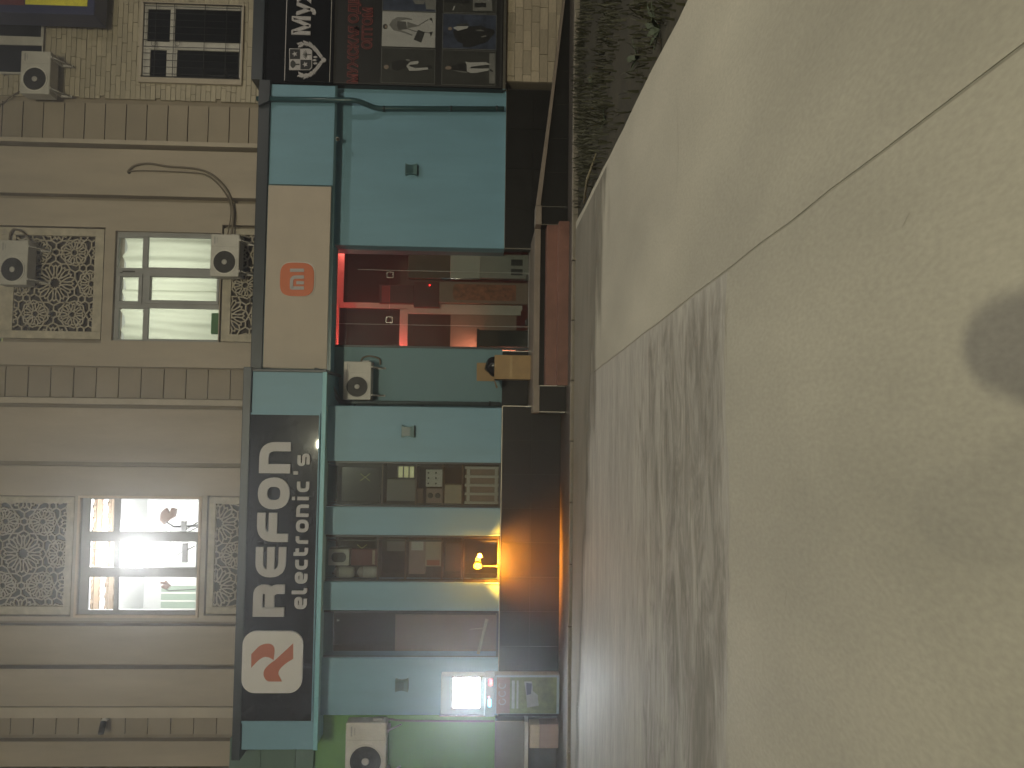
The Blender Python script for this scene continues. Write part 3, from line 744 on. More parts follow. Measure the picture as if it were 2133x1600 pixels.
# cable loop above the curtained window
Yc = Yu-.17
def cable(pts, r, parent, name='cable', Yc=Yc):
    q = [W(p[0], p[1], Yc) for p in pts]; P = []
    for i in range(len(q)-1):
        p0, p1, p2, p3 = q[max(i-1, 0)], q[i], q[i+1], q[min(i+2, len(q)-1)]
        for k in range(6):
            t_ = k/6; P.append(tuple(.5*((2*p1[a])+(-p0[a]+p2[a])*t_+(2*p0[a]-5*p1[a]+4*p2[a]-p3[a])*t_**2+(-p0[a]+3*p1[a]-3*p2[a]+p3[a])*t_**3) for a in (0, 1)))
    P.append(q[-1])
    return MB().tube([(a, Yc-.012*abs(sin(i*.2)), b) for i, (a, b) in enumerate(P)], r, 7).build(name, m_cable, parent)
c = W(268, 358, Yc)
ch = thing('hose_bundle', 'looped grey hoses running from a hole in the pilaster down to the air conditioner', 'hose', (c[0], Yc, c[1]))
cable([(266, 358), (280, 346), (310, 341), (350, 347), (400, 351), (430, 358), (455, 375), (476, 402), (486, 440), (484, 482), (482, 492)], .022, ch)
cable([(266, 358), (290, 356), (340, 357), (400, 360), (432, 366), (460, 390), (478, 420), (481, 450), (474, 490)], .014, ch)
MB().lathe([(.02, 0), (.035, .01), (.035, .05)], (c[0], Yc, c[1]), 'y', 10).build('wall_hole', m_dark, ch)
c = W(110, 197, Yu); hb = thing('thin_hose', 'thin pale hose hanging from the high air conditioner on the brick wall', 'hose', (c[0], Yu-.1, c[1]))
cable([(42, 190), (25, 200), (10, 212), (-20, 230)], .012, hb, Yc=Yu+.0)

def hose(label, pts, Yq, r=.02):
    a = W(*pts[0], Yq); h_ = thing('hose', label, 'hose', (a[0], Yq, a[1])); cable(pts, r, h_, Yc=Yq)
hose('insulated hose curling from the small air conditioner to the teal wall by the downpipe', [(752, 753), (757, 745), (772, 742), (790, 748), (792, 760)], .96, .018)
hose('insulated hose running down from the large air conditioner on the green wall', [(775, 1506), (782, 1499), (812, 1498), (850, 1501), (1030, 1502)], .28, .018)
hose('tangled hoses beside the air conditioner on the lattice screen', [(20, 500), (22, 488), (30, 478), (45, 482), (60, 496), (66, 508)], Yu-.1, .020)
# projecting lightbox sign in the top corner
t = thing('lightbox_sign', 'blue framed yellow and maroon sign box at the top corner of the brick wall', 'sign', (W(100, 10, .4)[0], .4, W(200, 0, .4)[1]))
X0, X1, Z0, Z1 = R(-80, -160, 200, 27, .35)
MB().box(X0, X1, .35, .85, Z0, Z1).build('frame', m_bluef, t, bevel=.02)
a = R(57, -160, 186, 12, .35); MB().box(a[0], a[1], .335, .349, a[2], a[3]).build('yellow_panel', m_yellow, t, bevel=.006)
a = R(-60, -160, 55, 10, .35); MB().box(a[0], a[1], .337, .349, a[2], a[3]).build('maroon_panel', m_maroon, t, bevel=.006)

# ------------------------------------------------------------------ entrance landing, steps, ramp
LZ = .60
xl, xr = W(1130, 805, -.6)[0], W(1130, 475, -.6)[0]        # inner faces of the cheek walls
xl2, xr2 = W(1130, 858, -.85)[0], W(1130, 430, -.85)[0]
st = thing('entrance_steps', 'brown granite entrance steps between black tiled cheek walls under the door', 'steps', ((xl+xr)/2, -.6, .03))
MB().box(xl2-.02, xr+.002+.4, -.50, 1.6, .03, LZ-.11).build('base', m_black, st)
MB().box(xl+.002, xr-.002, -.55, 1.6, LZ-.11, LZ).build('landing', m_landing, st, bevel=.006)
MB().box(xl+.002, xr-.002, -.85, -.502, .03, .40).build('step', m_step, st, bevel=.006)
MB().box(xl+.002, xr-.002, -1.12, -.852, .03, .215).build('step', m_step, st, bevel=.006)
for a, b in ((xl2, xl), (xr, xr2)):
    MB().box(a, b, -.85, -.502, .036, LZ-.10).build('cheek_wall', m_black, st, bevel=.004)
    MB().box(a-.01, b+.01, -.88, -.552, LZ-.098, LZ+.012).build('coping', m_landing, st, bevel=.006)
    for xx in (a, b):
        MB().box(xx-.007, xx+.007, -.856, -.84, .05, LZ-.10).build('trim', m_silver, st)
MB().box(xl2-.02, xl-.001, -.55, 1.6, LZ-.11, LZ).build('landing', m_landing, st)
# ramp
rp = thing('entrance_ramp', 'sloping black sided ramp with a grey edge rising to the shop door', 'ramp', (xr2+1.5, -.6, .03))
def ramp_z(x): return LZ - (x-xr2)*(LZ-.13)/(W(1172, 0, -.88)[0]-xr2)
xe = xr2+ (LZ-.03)/((LZ-.13)/(W(1172, 0, -.88)[0]-xr2))
prof = [(xr2+.003, LZ), (xe, .036), (xr2+.003, .036)]
MB().prism([(x, z-.055 if z > .1 else z) for x, z in prof], -.86, .5).build('body', m_black, rp)
edge = [(xr2-.0, ramp_z(xr2)+.012), (xe, .045), (xe, .037), (xr2-.0, ramp_z(xr2)-.075)]
MB().prism(edge, -.90, -.862).build('edge_strip', m_landing, rp, bevel=.004)
MB().prism([(xr2+.003, LZ-.05), (xe, .038), (xe, .0375), (xr2+.003, LZ-.06)], -.86, .5).build('walkway', m_landing, rp)
for k in range(1, 6):
    xx = xr2 + k*.62
    if ramp_z(xx) > .2: MB().box(xx-.004, xx+.004, -.865, -.859, .05, ramp_z(xx)-.10).build('joint', m_dark, rp)

# ------------------------------------------------------------------ electronics shop front
YL, YRW, YD = 0.0, .65, 1.0
shop = thing('electronics_shop', 'teal clad electronics shop front with tall windows above a black tiled plinth', 'shop front', (-3, 0, 0))
topL = W(650, 1100, YL)[1]
PZ = W(1043, 1100, YL)[1]       # top of the plinth
def pier(y0, y1, yf, x0=640, x1=1043, mat=None, name='pier'):
    X0, X1, Z0, Z1 = R(x0, y0, x1, y1, yf); return MB().box(X0, X1, yf, yf+.45, PZ+.012, Z1).build(name, mat or m_teal, shop, bevel=.01)
pier(847, 962, YL); pier(1057, 1115, YL); pier(1213, 1272, YL); pier(1371, 1490, YL)
X0, X1, Z0, Z1 = R(640, 517-330, 1050, 513, YRW)
XRr = W(900, 184, YRW)[0]; XRl = W(870, 514, YRW)[0]
MB().box(XRl, XRr, YRW, YRW+.8, PZ-.01, topL+.2).build('pier', m_teal, shop, bevel=.012)
XR0, XR1, _, _ = R(690, 722, 1043, 850, YD)
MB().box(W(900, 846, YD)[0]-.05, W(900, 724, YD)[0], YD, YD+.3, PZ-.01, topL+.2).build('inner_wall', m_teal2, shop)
# plinths: black tiles as separate pieces with silver trims
def tiles(parent, Xa, Xb, yf, yb, z0, z1, tw, rows, mat=m_black):
    n = max(1, round((Xb-Xa)/tw)); w_ = (Xb-Xa)/n
    for r_ in range(rows):
        za, zb = z0+(z1-z0)*r_/rows, z0+(z1-z0)*(r_+1)/rows
        for k in range(n):
            MB().box(Xa+k*w_+.003, Xa+(k+1)*w_-.003, yf+random.uniform(0, .003), yb, za+.003, zb-.003).build('tile', mat, parent)
XLa, XLb = W(1100, 1492, -.06)[0], W(1100, 847, -.06)[0]
MB().box(XLa, XLb-.002, -.040, .36, .034, PZ-.004).build('plinth_core', m_dark, shop)
tiles(shop, XLa, XLb, -.06, -.041, .036, PZ-.006, .62, 2)
MB().box(XLa, XLb, -.075, -.02, PZ-.003, PZ+.010).build('plinth_trim', m_silver, shop)
MB().box(XLb-.002, XLb+.012, -.07, -.045, LZ, PZ-.004).build('plinth_trim', m_silver, shop)
MB().box(XRl, XRr+.02, YRW-.03, YRW+.3, .036, PZ-.014).build('plinth_core', m_dark, shop)
tiles(shop, XRl, XRr, YRW-.05, YRW-.031, .04, PZ-.016, .9, 2)
MB().box(XRl, XRr, YRW-.06, YRW-.005, PZ-.0135, PZ-.003).build('plinth_trim', m_silver, shop)
MB().box(XRl-.012, XRl+.002, YRW-.06, YRW-.03, LZ+.002, PZ-.016).build('plinth_trim', m_silver, shop)
xa, xb = W(1070, 846, YD)[0], W(1070, 732, YD)[0]
MB().box(xa, xb, YD-.03, YD+.2, LZ+.001, PZ-.012).build('plinth_core', m_dark, shop)
tiles(shop, xa, xb, YD-.05, YD-.031, LZ+.004, PZ-.014, .6, 1)
MB().box(xb-.012, xb+.004, YD-.062, YD-.02, LZ+.004, PZ).build('plinth_trim', m_silver, shop)
# shop windows: sill, dark frame, glass
WIN = [(962, 1057), (1115, 1213), (1272, 1371)]
for a, b in WIN:
    O = R(640, a, 1043, b, .10); O = (O[0]+.0, O[1]-.0, PZ+.012, O[3])
    I = (O[0]+.035, O[1]-.035, O[2]+.035, O[3]-.05)
    f = walled(MB(), *O, .08, .14, [I]).build('window', m_navy, shop, bevel=.004)
    MB().box(I[0]-.002, I[1]+.002, .108, .116, I[2]-.002, I[3]+.002).build('pane', m_glass, f)
XA, XB = W(850, 1376, .2)[0], W(850, 958, .2)[0]
mb = MB(); mb.box(XA-.4, XB+.3, 2.6, 2.65, PZ-.4, 4.8); mb.box(XA-.45, XA-.4, .46, 2.6, PZ-.4, 4.8); mb.box(XB+.3, XB+.35, .46, 2.6, PZ-.4, 4.8)
mb.box(XA-.4, XB+.3, .46, 2.6, 4.8, 4.85); mb.build('interior_wall', m_intd, shop)
MB().box(XA-.4, XB+.3, .145, 2.6, PZ-.42, PZ+.010).build('display_floor', m_brown, shop)

# wall sconces with concave fronts
def sconce(px, py, yf, label):
    c = W(px, py, yf-.05); t = thing('wall_sconce', label, 'wall light', (c[0], yf, c[1]), 'unlit teal wall sconces')
    mb = MB(); n = 9; h = .115
    def outline(w0, bulge): return [(c[0]-w0+bulge*(1-(2*k/(n-1)-1)**2), c[1]-h+2*h*k/(n-1)) for k in range(n)] + [(c[0]+w0-bulge*(1-(2*k/(n-1)-1)**2), c[1]+h-2*h*k/(n-1)) for k in range(n)]
    mb.prism(outline(.115, .03), yf-.11, yf-.001); mb.build('body', m_sconce, t)
    mb = MB(); b = 0
    mb.prism([(c[0]-.075, c[1]-.04), (c[0]+.075, c[1]-.04), (c[0]+.085, c[1]+h-.012), (c[0]-.085, c[1]+h-.012)], yf-.113, yf-.109); mb.build('lens', m_pipe, t)
    mb = MB(); mb.box(c[0]-.09, c[0]+.09, yf-.1, yf-.02, c[1]+h, c[1]+h+.004); mb.box(c[0]-.09, c[0]+.09, yf-.1, yf-.02, c[1]-h-.004, c[1]-h); mb.build('cap', m_dark, t)
    return t
sconce(857, 354, YRW, 'small teal wall sconce on the wide teal wall right of the red lit door')
sconce(850, 899, YL, 'small teal wall sconce on the pier between the entrance and the first window')
sconce(837, 1427, YL, 'small teal wall sconce on the pier above the payment kiosk')

# canopies
def canopy(name, label, y0, y1, yf, ztop, zbot, zcap, capx0, capx1):
    X0, X1 = W(600, y1, yf)[0], W(600, y0, yf)[0]
    t = thing(name, label, 'canopy', ((X0+X1)/2, yf, zbot))
    MB().box(X0, X1, yf, yf+.10, zbot, ztop).build('fascia', m_teal, t, bevel=.012)
    MB().box(X0, X1, yf+.101, Yu+.1, zbot+.02, zbot+.06).build('soffit', m_skyblue, t)
    MB().box(X0-.004, X0+.06, yf+.101, Yu+.1, zbot+.061, ztop).build('end_panel', m_teal, t)
    MB().box(X0+capx0, X1+capx1, yf-.06, Yu+.08, ztop+.001, zcap).build('cap_flashing', m_navy, t, bevel=.012)
    return t, X0, X1
zL1, zL0, zLc = W(514, 1180, -.4)[1], W(668, 1180, -.4)[1], W(494, 1180, -.46)[1]
zR1, zR0, zRc = W(556, 480, .35)[1], W(692, 480, .35)[1], W(530, 480, .29)[1]
canL, XL0, XL1 = canopy('shop_canopy', 'teal sign canopy over the tall shop windows, the nearer one', 773, 1562, -.4, zL1, zL0, zLc, -.16, .06)
canR, XRc0, XRc1 = canopy('shop_canopy', 'teal canopy with the beige sign over the red lit door', 176, 772, .35, zR1, zR0, zRc, 0, .06)
MB().box(XRc0, XRc1, .335, .349, zR0-.035, zR0+.012).build('drip_edge', m_pipe, canR)
MB().box(XL0, XL1, -.43, -.401, zL0-.03, zL0+.05).build('drip_edge', m_skyblue, canL, bevel=.008)
MB().box(XL1-.02, XL1+.03, -.43, Yu, zL0-.02, zL1+.14).build('end_flashing', m_navy, canL, bevel=.01)

# REFON electronic's sign
Ys = -.43
sg = thing('electronics_sign', 'black sign board reading REFON electronic\'s with an orange ribbon logo', 'sign', (W(580, 1180, Ys)[0], Ys, W(655, 1180, Ys)[1]))
X0, X1, Z0, Z1 = R(503, 864, 657, 1502, Ys)
MB().box(X0, X1, Ys, Ys+.029, Z0, Z1).build('board', m_blacksign, sg, bevel=.006)
walled(MB(), X0-.035, X1+.035, Z0-.02, Z1+.01, Ys-.015, Ys+.028, [(X0+.002, X1-.002, Z0+.002, Z1-.002)]).build('board_frame', m_teal, sg)
yl0, yl1 = Ys-.05, Ys-.001
def glyph(parent, strokes, rect, wpx, mat, gw=10, gh=10, name='letter', y0=yl0, y1=yl1, fl=.25):
    """strokes on a gw x gh grid, fitted to a rectangle of the photograph"""
    X0, X1, Z0, Z1 = rect; mb = MB(); k = 0
    for s in strokes:
        pts = s[0]; f_ = s[1] if len(s) > 1 else fl; cl = len(s) > 2 and s[2]; wk = s[3] if len(s) > 3 else wpx
        mb.stroke([(X0+(X1-X0)*p[0]/gw, Z0+(Z1-Z0)*p[1]/gh) for p in pts], wk, y0-.0012*k, y1, f_, cl); k += 1
    return mb.build(name, mat, parent)
cw = .162
def gl(rect_px): return R(*rect_px, Ys-.05)
# R e F o n : heavy rounded letters (grid 10 x 10, strokes run along centre lines)
Rr_ = gl((527, 1218, 592, 1285))
def inset(r, w): return (r[0]+w/2, r[1]-w/2, r[2]+w/2, r[3]-w/2)
i_ = inset(Rr_, cw); o_ = (cw/2)/((i_[3]-i_[2])/10)
glyph(sg, [([(0, -o_), (0, 10), (10, 10), (10, 4.6), (1.6, 4.6)], [0, 0, .19, .15, 0]), ([(8.6, 4.0), (10, 2.2), (10, -o_)], [0, .15, 0])], i_, cw, m_letter)
e_ = inset(gl((530, 1140, 597, 1205)), cw)
ow = (cw/2)/((e_[1]-e_[0])/10)
glyph(sg, [([(10+ow, 0), (0, 0), (0, 10), (10+ow, 10)], [0, .22, .22, 0]), ([(1.4, 5), (10+ow, 5)], 0)], e_, cw*.80, m_letter)
F_ = inset(gl((534, 1068, 600, 1130)), cw); oF = (cw/2)/((F_[3]-F_[2])/10)
glyph(sg, [([(0, -oF), (0, 10), (10+ow, 10)], [0, .22, 0]), ([(1.6, 4.8), (10+ow, 4.8)], 0)], F_, cw*.9, m_letter)
O_ = inset(gl((537, 995, 603, 1061)), cw)
glyph(sg, [([(0, 0), (0, 10), (10, 10), (10, 0)], .24, True)], O_, cw, m_letter)
n_ = inset(gl((540, 921, 605, 986)), cw); on = (cw/2)/((n_[3]-n_[2])/10)
glyph(sg, [([(0, -on), (0, 10), (10, 10), (10, -on)], [0, 0, .24, 0])], n_, cw, m_letter)
# electronic's
cs = .060; xh0, xh1 = 615, 641
def small(y0, y1, strokes, xa=None, xb=None, fl=.07):
    sl = (1205-(y0+y1)/2)*.022          # the lettering follows the board
    a, b = (xa or xh0)+sl-1, (xb or xh1)+sl-1
    r_ = inset(gl((a, y0, b, y1)), cs); glyph(sg, strokes, r_, cs, m_letter, name='letter', fl=fl)
e_s = [([(10, 0), (0, 0), (0, 10), (10, 10), (10, 5), (1.5, 5)], [0, .07, .07, .07, .07, 0])]
small(1244, 1269, e_s)
small(1222, 1238, [([(0, 15), (0, 0), (10, 0)], [0, .07, 0])])
small(1192, 1216, e_s)
small(1163, 1187, [([(10, 0), (0, 0), (0, 10), (10, 10)], .07)])
small(1138, 1158, [([(0, 14), (0, 0), (10, 0)], [0, .07, 0]), ([(1.9, 10), (9, 10)], 0)])
small(1114, 1133, [([(0, -1.6), (0, 10), (10, 10)], [0, .07, 0])])
small(1083, 1109, [([(0, 0), (0, 10), (10, 10), (10, 0)], .07, True)])
small(1051, 1077, [([(0, -1.6), (0, 10), (10, 10), (10, -1.6)], [0, 0, .07, 0])])
small(1031, 1046, [([(5, -1.6), (5, 11)], 0), ([(5, 13.6), (5, 17)], 0)])
small(1000, 1025, [([(10, 0), (0, 0), (0, 10), (10, 10)], .07)])
small(977, 994, [([(5, 11), (5, 16)], 0)])
small(945, 971, [([(0, 0), (10, 0), (10, 5), (0, 5), (0, 10), (10, 10)], .05)])
# logo: rounded square with the ribbon mark
X0, X1, Z0, Z1 = gl((504, 1315, 630, 1444))
def rsq(X0, X1, Z0, Z1, r, n=8, sq=1.0):
    P = []
    for cx, cz, a0 in ((X1-r, Z1-r, 0), (X0+r, Z1-r, pi/2), (X0+r, Z0+r, pi), (X1-r, Z0+r, 3*pi/2)):
        for k in range(n+1):
            a = a0+k*pi/2/n; P.append((cx+r*cos(a), cz+r*sin(a)))
    return P
lg = MB().prism(rsq(X0, X1, Z0, Z1, .235), Ys-.05, Ys-.001).build('logo_plate', M('logo plate', (.66, .64, .66), .45, .04, 3), sg)
def crop4(p): return (460+p[0]/2.844, 1180+p[1]/2.844)
def bez(a, b, c, n=8): return [((1-t)**2*a[0]+2*t*(1-t)*b[0]+t*t*c[0], (1-t)**2*a[1]+2*t*(1-t)*b[1]+t*t*c[1]) for t in [k/n for k in range(n+1)]]
rib1 = [(180, 520)] + bez((218, 480), (240, 460), (275, 458)) + bez((275, 458), (318, 458), (318, 500))[1:] + [(312, 556)] + bez((312, 556), (290, 536), (262, 536)) + bez((262, 536), (230, 540), (180, 602))[1:]
rib2 = [(428, 456), (428, 548)] + bez((428, 548), (335, 600), (340, 640)) + [(362, 682)] + bez((362, 682), (310, 682), (280, 682)) + bez((280, 682), (240, 655), (258, 612))[1:] + bez((258, 612), (275, 585), (320, 556))[1:]
for rib in (rib1, rib2):
    MB().prism([W(*crop4(p), Ys-.06) for p in rib], Ys-.06, Ys-.0505).build('ribbon', m_orange, lg)

# beige sign with the orange badge
Yb = .33
bs = thing('beige_sign', 'beige sign panel with a rounded orange mi badge over the door', 'sign', (W(620, 580, Yb)[0], Yb, W(690, 580, Yb)[1]))
X0, X1, Z0, Z1 = R(553, 388, 688, 768, Yb)
MB().box(X0, X1, Yb-.03, Yb+.019, Z0+.02, Z1-.01).build('panel', m_beigesign, bs, bevel=.01)
walled(MB(), X0-.02, X1+.03, Z0-.001, Z1+.01, Yb-.01, Yb+.018, [(X0+.003, X1-.003, Z0+.018, Z1-.008)]).build('frame', m_pipe, bs)
c = W(618.5, 582, Yb-.06); a, b = R(583, 547, 655, 618, Yb-.06)[1]-c[0], W(583, 582, Yb-.06)[1]-c[1]
sq = []
for k in range(48):
    t_ = 2*pi*k/48; cc, ss = cos(t_), sin(t_); n = 3.6
    sq.append((c[0]+a*abs(cc)**(2/n)*(1 if cc > 0 else -1), c[1]+b*abs(ss)**(2/n)*(1 if ss > 0 else -1)))
bd = MB().prism(sq, Yb-.065, Yb-.031).build('badge', M('bright orange acrylic', (.60, .145, .05), .45, .05, 3), bs, bevel=.006)
MB().prism([(c[0]+(p[0]-c[0])*1.04+.006, c[1]+(p[1]-c[1])*1.04-.006) for p in sq], Yb-.045, Yb-.0305).build('badge_rim', m_white, bs)
def mb_(px, py): return W(px, py, Yb-.08)
mb = MB(); ww = .062
mb.stroke([mb_(633, 600), mb_(607, 600), mb_(607, 577), mb_(633, 577)], ww, Yb-.08, Yb-.066, [0, .01, .09, 0])
mb.stroke([mb_(617, 589), mb_(633, 589)], ww*.95, Yb-.08, Yb-.066)
mb.stroke([mb_(604, 563), mb_(633, 563)], ww, Yb-.08, Yb-.066)
mb.build('glyph', m_letter, bd)

# ------------------------------------------------------------------ red lit entrance
en = thing('glass_entrance', 'frameless glass shop entrance with a silver handle, lit red inside', 'entrance', (W(900, 620, YD)[0], YD, LZ))
DX0, DX1, _, _ = R(700, 515, 1100, 726, YD); DZ1 = W(690, 620, YD)[1]+.25
d0, d1 = W(950, 678, YD)[0], W(950, 566, YD)[0]; tz = W(811, 620, YD)[1]
MB().box(d0+.006, d1-.006, YD+.02, YD+.032, LZ+.02, tz-.01).build('door', m_glass, en)
MB().box(DX0, d0-.0, YD+.02, YD+.032, LZ+.01, DZ1).build('side_pane', m_glass, en)
MB().box(d1, DX1, YD+.02, YD+.032, LZ+.01, DZ1).build('side_pane', m_glass, en)
MB().box(d0+.003, d1-.003, YD+.02, YD+.032, tz+.002, DZ1).build('top_pane', m_glass, en)
mb = MB(); mb.box(d0-.006, d0-.001, YD+.01, YD+.04, LZ+.01, DZ1); mb.box(d1+.001, d1+.006, YD+.01, YD+.04, LZ+.01, W(745, 566, YD)[1]); mb.build('glass_edge', M('bright glass edge', (.55, .6, .58), .2, .05, 3), en)
for yy in (1, -1):
    xx = d0+.03 if yy > 0 else d1-.15
    walled(MB(), xx, xx+.12, tz-.07, tz+.06, YD+.006, YD+.046, [(xx+.009, xx+.111, tz-.061, tz+.051)]).build('clamp', m_silver, en)
    MB().box(xx, xx+.12, YD+.008, YD+.044, LZ+.015, LZ+.07).build('clamp', m_fan, en, bevel=.006)
hx, hz0 = W(918, 580, YD-.05); _, hz1 = W(998, 580, YD-.05)
mb = MB(); mb.tube([(hx, YD-.05, hz0), (hx, YD-.05, hz1)], .016, 10)
for z in (hz0-.12, hz1+.12): mb.tube([(hx, YD-.05, z), (hx, YD+.02, z)], .012, 8)
mb.build('handle', m_silver, en)
for xx in (DX0, DX1-.045): MB().box(xx, xx+.045, YD-.01, YD+.06, LZ+.002, DZ1).build('jamb', m_navy, en, bevel=.004)
MB().box(DX0+.046, DX1-.046, YD-.005, YD+.055, LZ+.0015, LZ+.012).build('threshold', m_alu, en)
# white partition inside, seen red
Yp = 1.62
pt = thing('shop_partition', 'white framed partition behind the glass door glowing red', 'partition', (W(900, 620, Yp)[0], Yp, LZ))
for r_ in ((688, 505, 707, 740), (707, 633, 1088, 644), (832, 644, 849, 740), (849, 644, 1085, 655), (707, 505, 850, 523), (707, 524, 716, 632)):
    MB().rbox(*r_, Yp, Yp+.06).build('frame_bar', m_white, pt, bevel=.006)
MB().rbox(938, 656, 1075, 740, Yp+.0, Yp+.05).build('lower_panel', m_pinkbox, pt)
MB().rbox(849, 656, 938, 740, Yp+.03, Yp+.036).build('pane', m_glass, pt)
MB().rbox(707, 645, 832, 740, Yp+.03, Yp+.036).build('pane', m_glass, pt)
X0, X1 = W(900, 760, 1.4)[0], W(900, 480, 1.4)[0]
mb = MB(); mb.box(X0-1.2, X1+1.0, 4.4, 4.45, LZ-.1, 4.9); mb.box(X0-1.25, X0-1.2, 1.31, 4.4, LZ-.1, 4.9); mb.box(X1+1, X1+1.05, 1.46, 4.4, LZ-.1, 4.9)
mb.box(X0-1.2, X1+1, 1.31, 4.4, 4.85, 4.9); mb.build('interior_wall', M('entrance interior wall', (.20, .14, .12), .8, .12, 1), en)
MB().box(X0-1.2, X1+1, 1.601, 4.4, LZ-.1, LZ-.002).build('interior_floor', m_brown, en)
# goods inside
def carton(x0, y0, x1, y1, yf, depth, mat, name, label, cat, group=None, z0=None, bevel=.008):
    X0, X1, Z0, Z1 = R(x0, y0, x1, y1, yf)
    if z0 is not None: Z0 = z0
    o = MB().box(X0, X1, yf, yf+depth, Z0, Z1).build(name, mat, bevel=bevel); return tag(o, label, cat, group)
def carton_t(x0, y0, x1, y1, yf, depth, mat, name, label, cat, z0=None):
    X0, X1, Z0, Z1 = R(x0, y0, x1, y1, yf)
    if z0 is not None: Z0 = z0
    t = thing(name, label, cat, ((X0+X1)/2, yf, Z0)); MB().box(X0, X1, yf, yf+depth, Z0, Z1).build('body', mat, t, bevel=.008); return t, X0, X1, Z0, Z1
t, X0, X1, Z0, Z1 = carton_t(1000, 530, 1086, 580, 1.36, .22, M('grey carton', (.42, .41, .39), .6, .12, 5), 'grey_carton', 'grey carton with dark printed squares at the bottom right behind the glass', 'box', z0=LZ)
for k in range(2): MB().box(X0+.07+.2*k, X0+.2+.2*k, 1.357, 1.3595, Z0+.12, Z0+.36).build('print', m_fan, t)
zt = Z1
carton(938, 530, 1000, 580, 1.37, .2, m_white, 'white_carton', 'white carton stacked on the grey carton behind the glass door', 'box', z0=zt+.002)
zt2 = W(938, 555, 1.37)[1]
carton(850, 523, 912, 580, 1.38, .2, m_brown, 'brown_carton', 'brown carton on top of the stack right of the door handle', 'box', z0=zt2+.002)
t, X0, X1, Z0, Z1 = carton_t(915, 588, 1086, 632, 1.42, .15, m_pinkbox, 'display_stand', 'beige display stand with an orange printed arch behind the glass door', 'display stand', z0=LZ)
a = R(943, 593, 1075, 626, 1.415); MB().prism([(a[0], a[2]), (a[1], a[2]), (a[1], a[3]-.06)] + [((a[0]+a[1])/2+(a[1]-a[0])/2*cos(k*pi/8), a[3]-.06+.06*sin(k*pi/8)) for k in range(9)] + [(a[0], a[3]-.06)], 1.412, 1.4195).build('print', M('orange print', (.40, .14, .08), .5, .6, 9), t)
zs_ = Z1
carton(862, 588, 912, 640, 1.43, .15, m_redbox, 'red_carton', 'dark red carton standing on the beige display stand', 'box', z0=zs_+.002)
zs2 = W(862, 610, 1.43)[1]
t, X0, X1, Z0, Z1 = carton_t(790, 594, 862, 632, 1.44, .15, m_redbox, 'red_carton', 'brighter red carton topmost of the stack behind the door clamp', 'box', z0=zs2+.002)
MB().box(X0+.02, X1-.02, 1.4375, 1.4395, Z1-.22, Z1-.05).build('print', M('red film', (.45, .03, .03), .5, .1, 4), t)
c = W(895, 594, 1.42); tag(MB().lathe([(.003, -.012), (.010, -.008), (.010, 0)], (c[0], 1.428, c[1]), 'y', 10).build('standby_light', m_redled), 'tiny red standby light glowing beside the door handle', 'indicator light')
t, X0, X1, Z0, Z1 = carton_t(998, 688, 1090, 722, 1.15, .3, m_dark, 'black_bin', 'black plastic bin with a bluish sheen inside at the foot of the door', 'bin', z0=LZ)
MB().box(X0-.02, X1+.02, 1.13, 1.47, Z1-.001, Z1+.05).build('lid', m_dark, t, bevel=.01)
# red lamp in the pane, plus entrance lights added out of view
c = W(790, 724, 1.5); t = thing('led_light', 'small glowing red lamp low in the corner of the upper left pane', 'lamp', (c[0], 1.5, c[1]))
MB().box(c[0]-.05, c[0]+.03, 1.46, 1.54, c[1]-.09, c[1]+.09).build('housing', m_dark, t, bevel=.01)
MB().box(c[0]+.031, c[0]+.040, 1.49, 1.51, c[1]-.07, c[1]+.07).build('glow', m_redled, t)
zt_ = W(676, 620, 1.3)[1]
def led(name, label, loc, rot, sx, power, col):
    l = area('entrance_fill_light', loc, rot, sx, .04, power, col)
    return l
led('', '', ((DX0+DX1)/2, 1.22, zt_), (radians(35), 0, 0), DX1-DX0-.2, 5, (1, .10, .08))
for xx, ang, hz, hh_, pw_, col_ in ((DX0-.10, -55, zt_-1.0, 1.7, 18, (1, .09, .07)), (DX0-.10, -55, LZ+.8, 1.2, 15, (1, .34, .20)), (DX1+.06, 62, zt_-.9, 1.4, 14, (1, .14, .11))):
    l = area('entrance_fill_light', (xx, 1.34 if ang < 0 else 1.49, hz), (radians(90), 0, radians(ang)), .05, hh_, pw_, col_)  # added red and orange lights, hidden at the jambs, tinting the partition
area('back_wall_fill', ((DX0+DX1)/2, 1.75, LZ+2.3), (radians(90), 0, 0), 1.6, 2.4, 16, (1, .10, .07))  # added unseen red lamp that tints the wall behind the partition
lm = MB(); lm.box(DX0+.1, DX1-.1, 1.26, 1.29, zt_+.0, zt_+.03); tag(lm.build('added_light_strip', m_white), 'added slim strip, out of view, for the red fill light above the inner door frame', 'light strip')

# cardboard box with black bag
X0, X1, Z0, Z1 = R(1030, 740, 1103, 790, .2); Z0 = LZ+.002
cb = thing('cardboard_box', 'open cardboard box with a raised flap standing left of the shop door', 'box', ((X0+X1)/2, .4, Z0))
mb = walled(MB(), X0, X1, .2, .66, Z0, Z1, []) if False else MB()
mb.box(X0, X1, .20, .212, Z0, Z1); mb.box(X0, X1, .63, .642, Z0, Z1); mb.box(X0, X0+.012, .213, .629, Z0, Z1); mb.box(X1-.012, X1, .213, .629, Z0, Z1); mb.box(X0+.013, X1-.013, .213, .629, Z0, Z0+.012)
mb.build('body', m_card, cb)
mb = MB(); mb.slab([(X0-.02, .64), (X1-.12, .64), (X1-.12, .652), (X0-.02, .652)], Z1, Z1+.34); mb.build('flap', m_card, cb)
mb = MB(); mb.v += [(X0, .20, Z1), (X0, .64, Z1), (X0-.16, .66, Z1-.05), (X0-.16, .22, Z1-.07), (X0+.004, .20, Z1+.006), (X0+.004, .64, Z1+.006), (X0-.16, .66, Z1-.044), (X0-.16, .22, Z1-.064)]
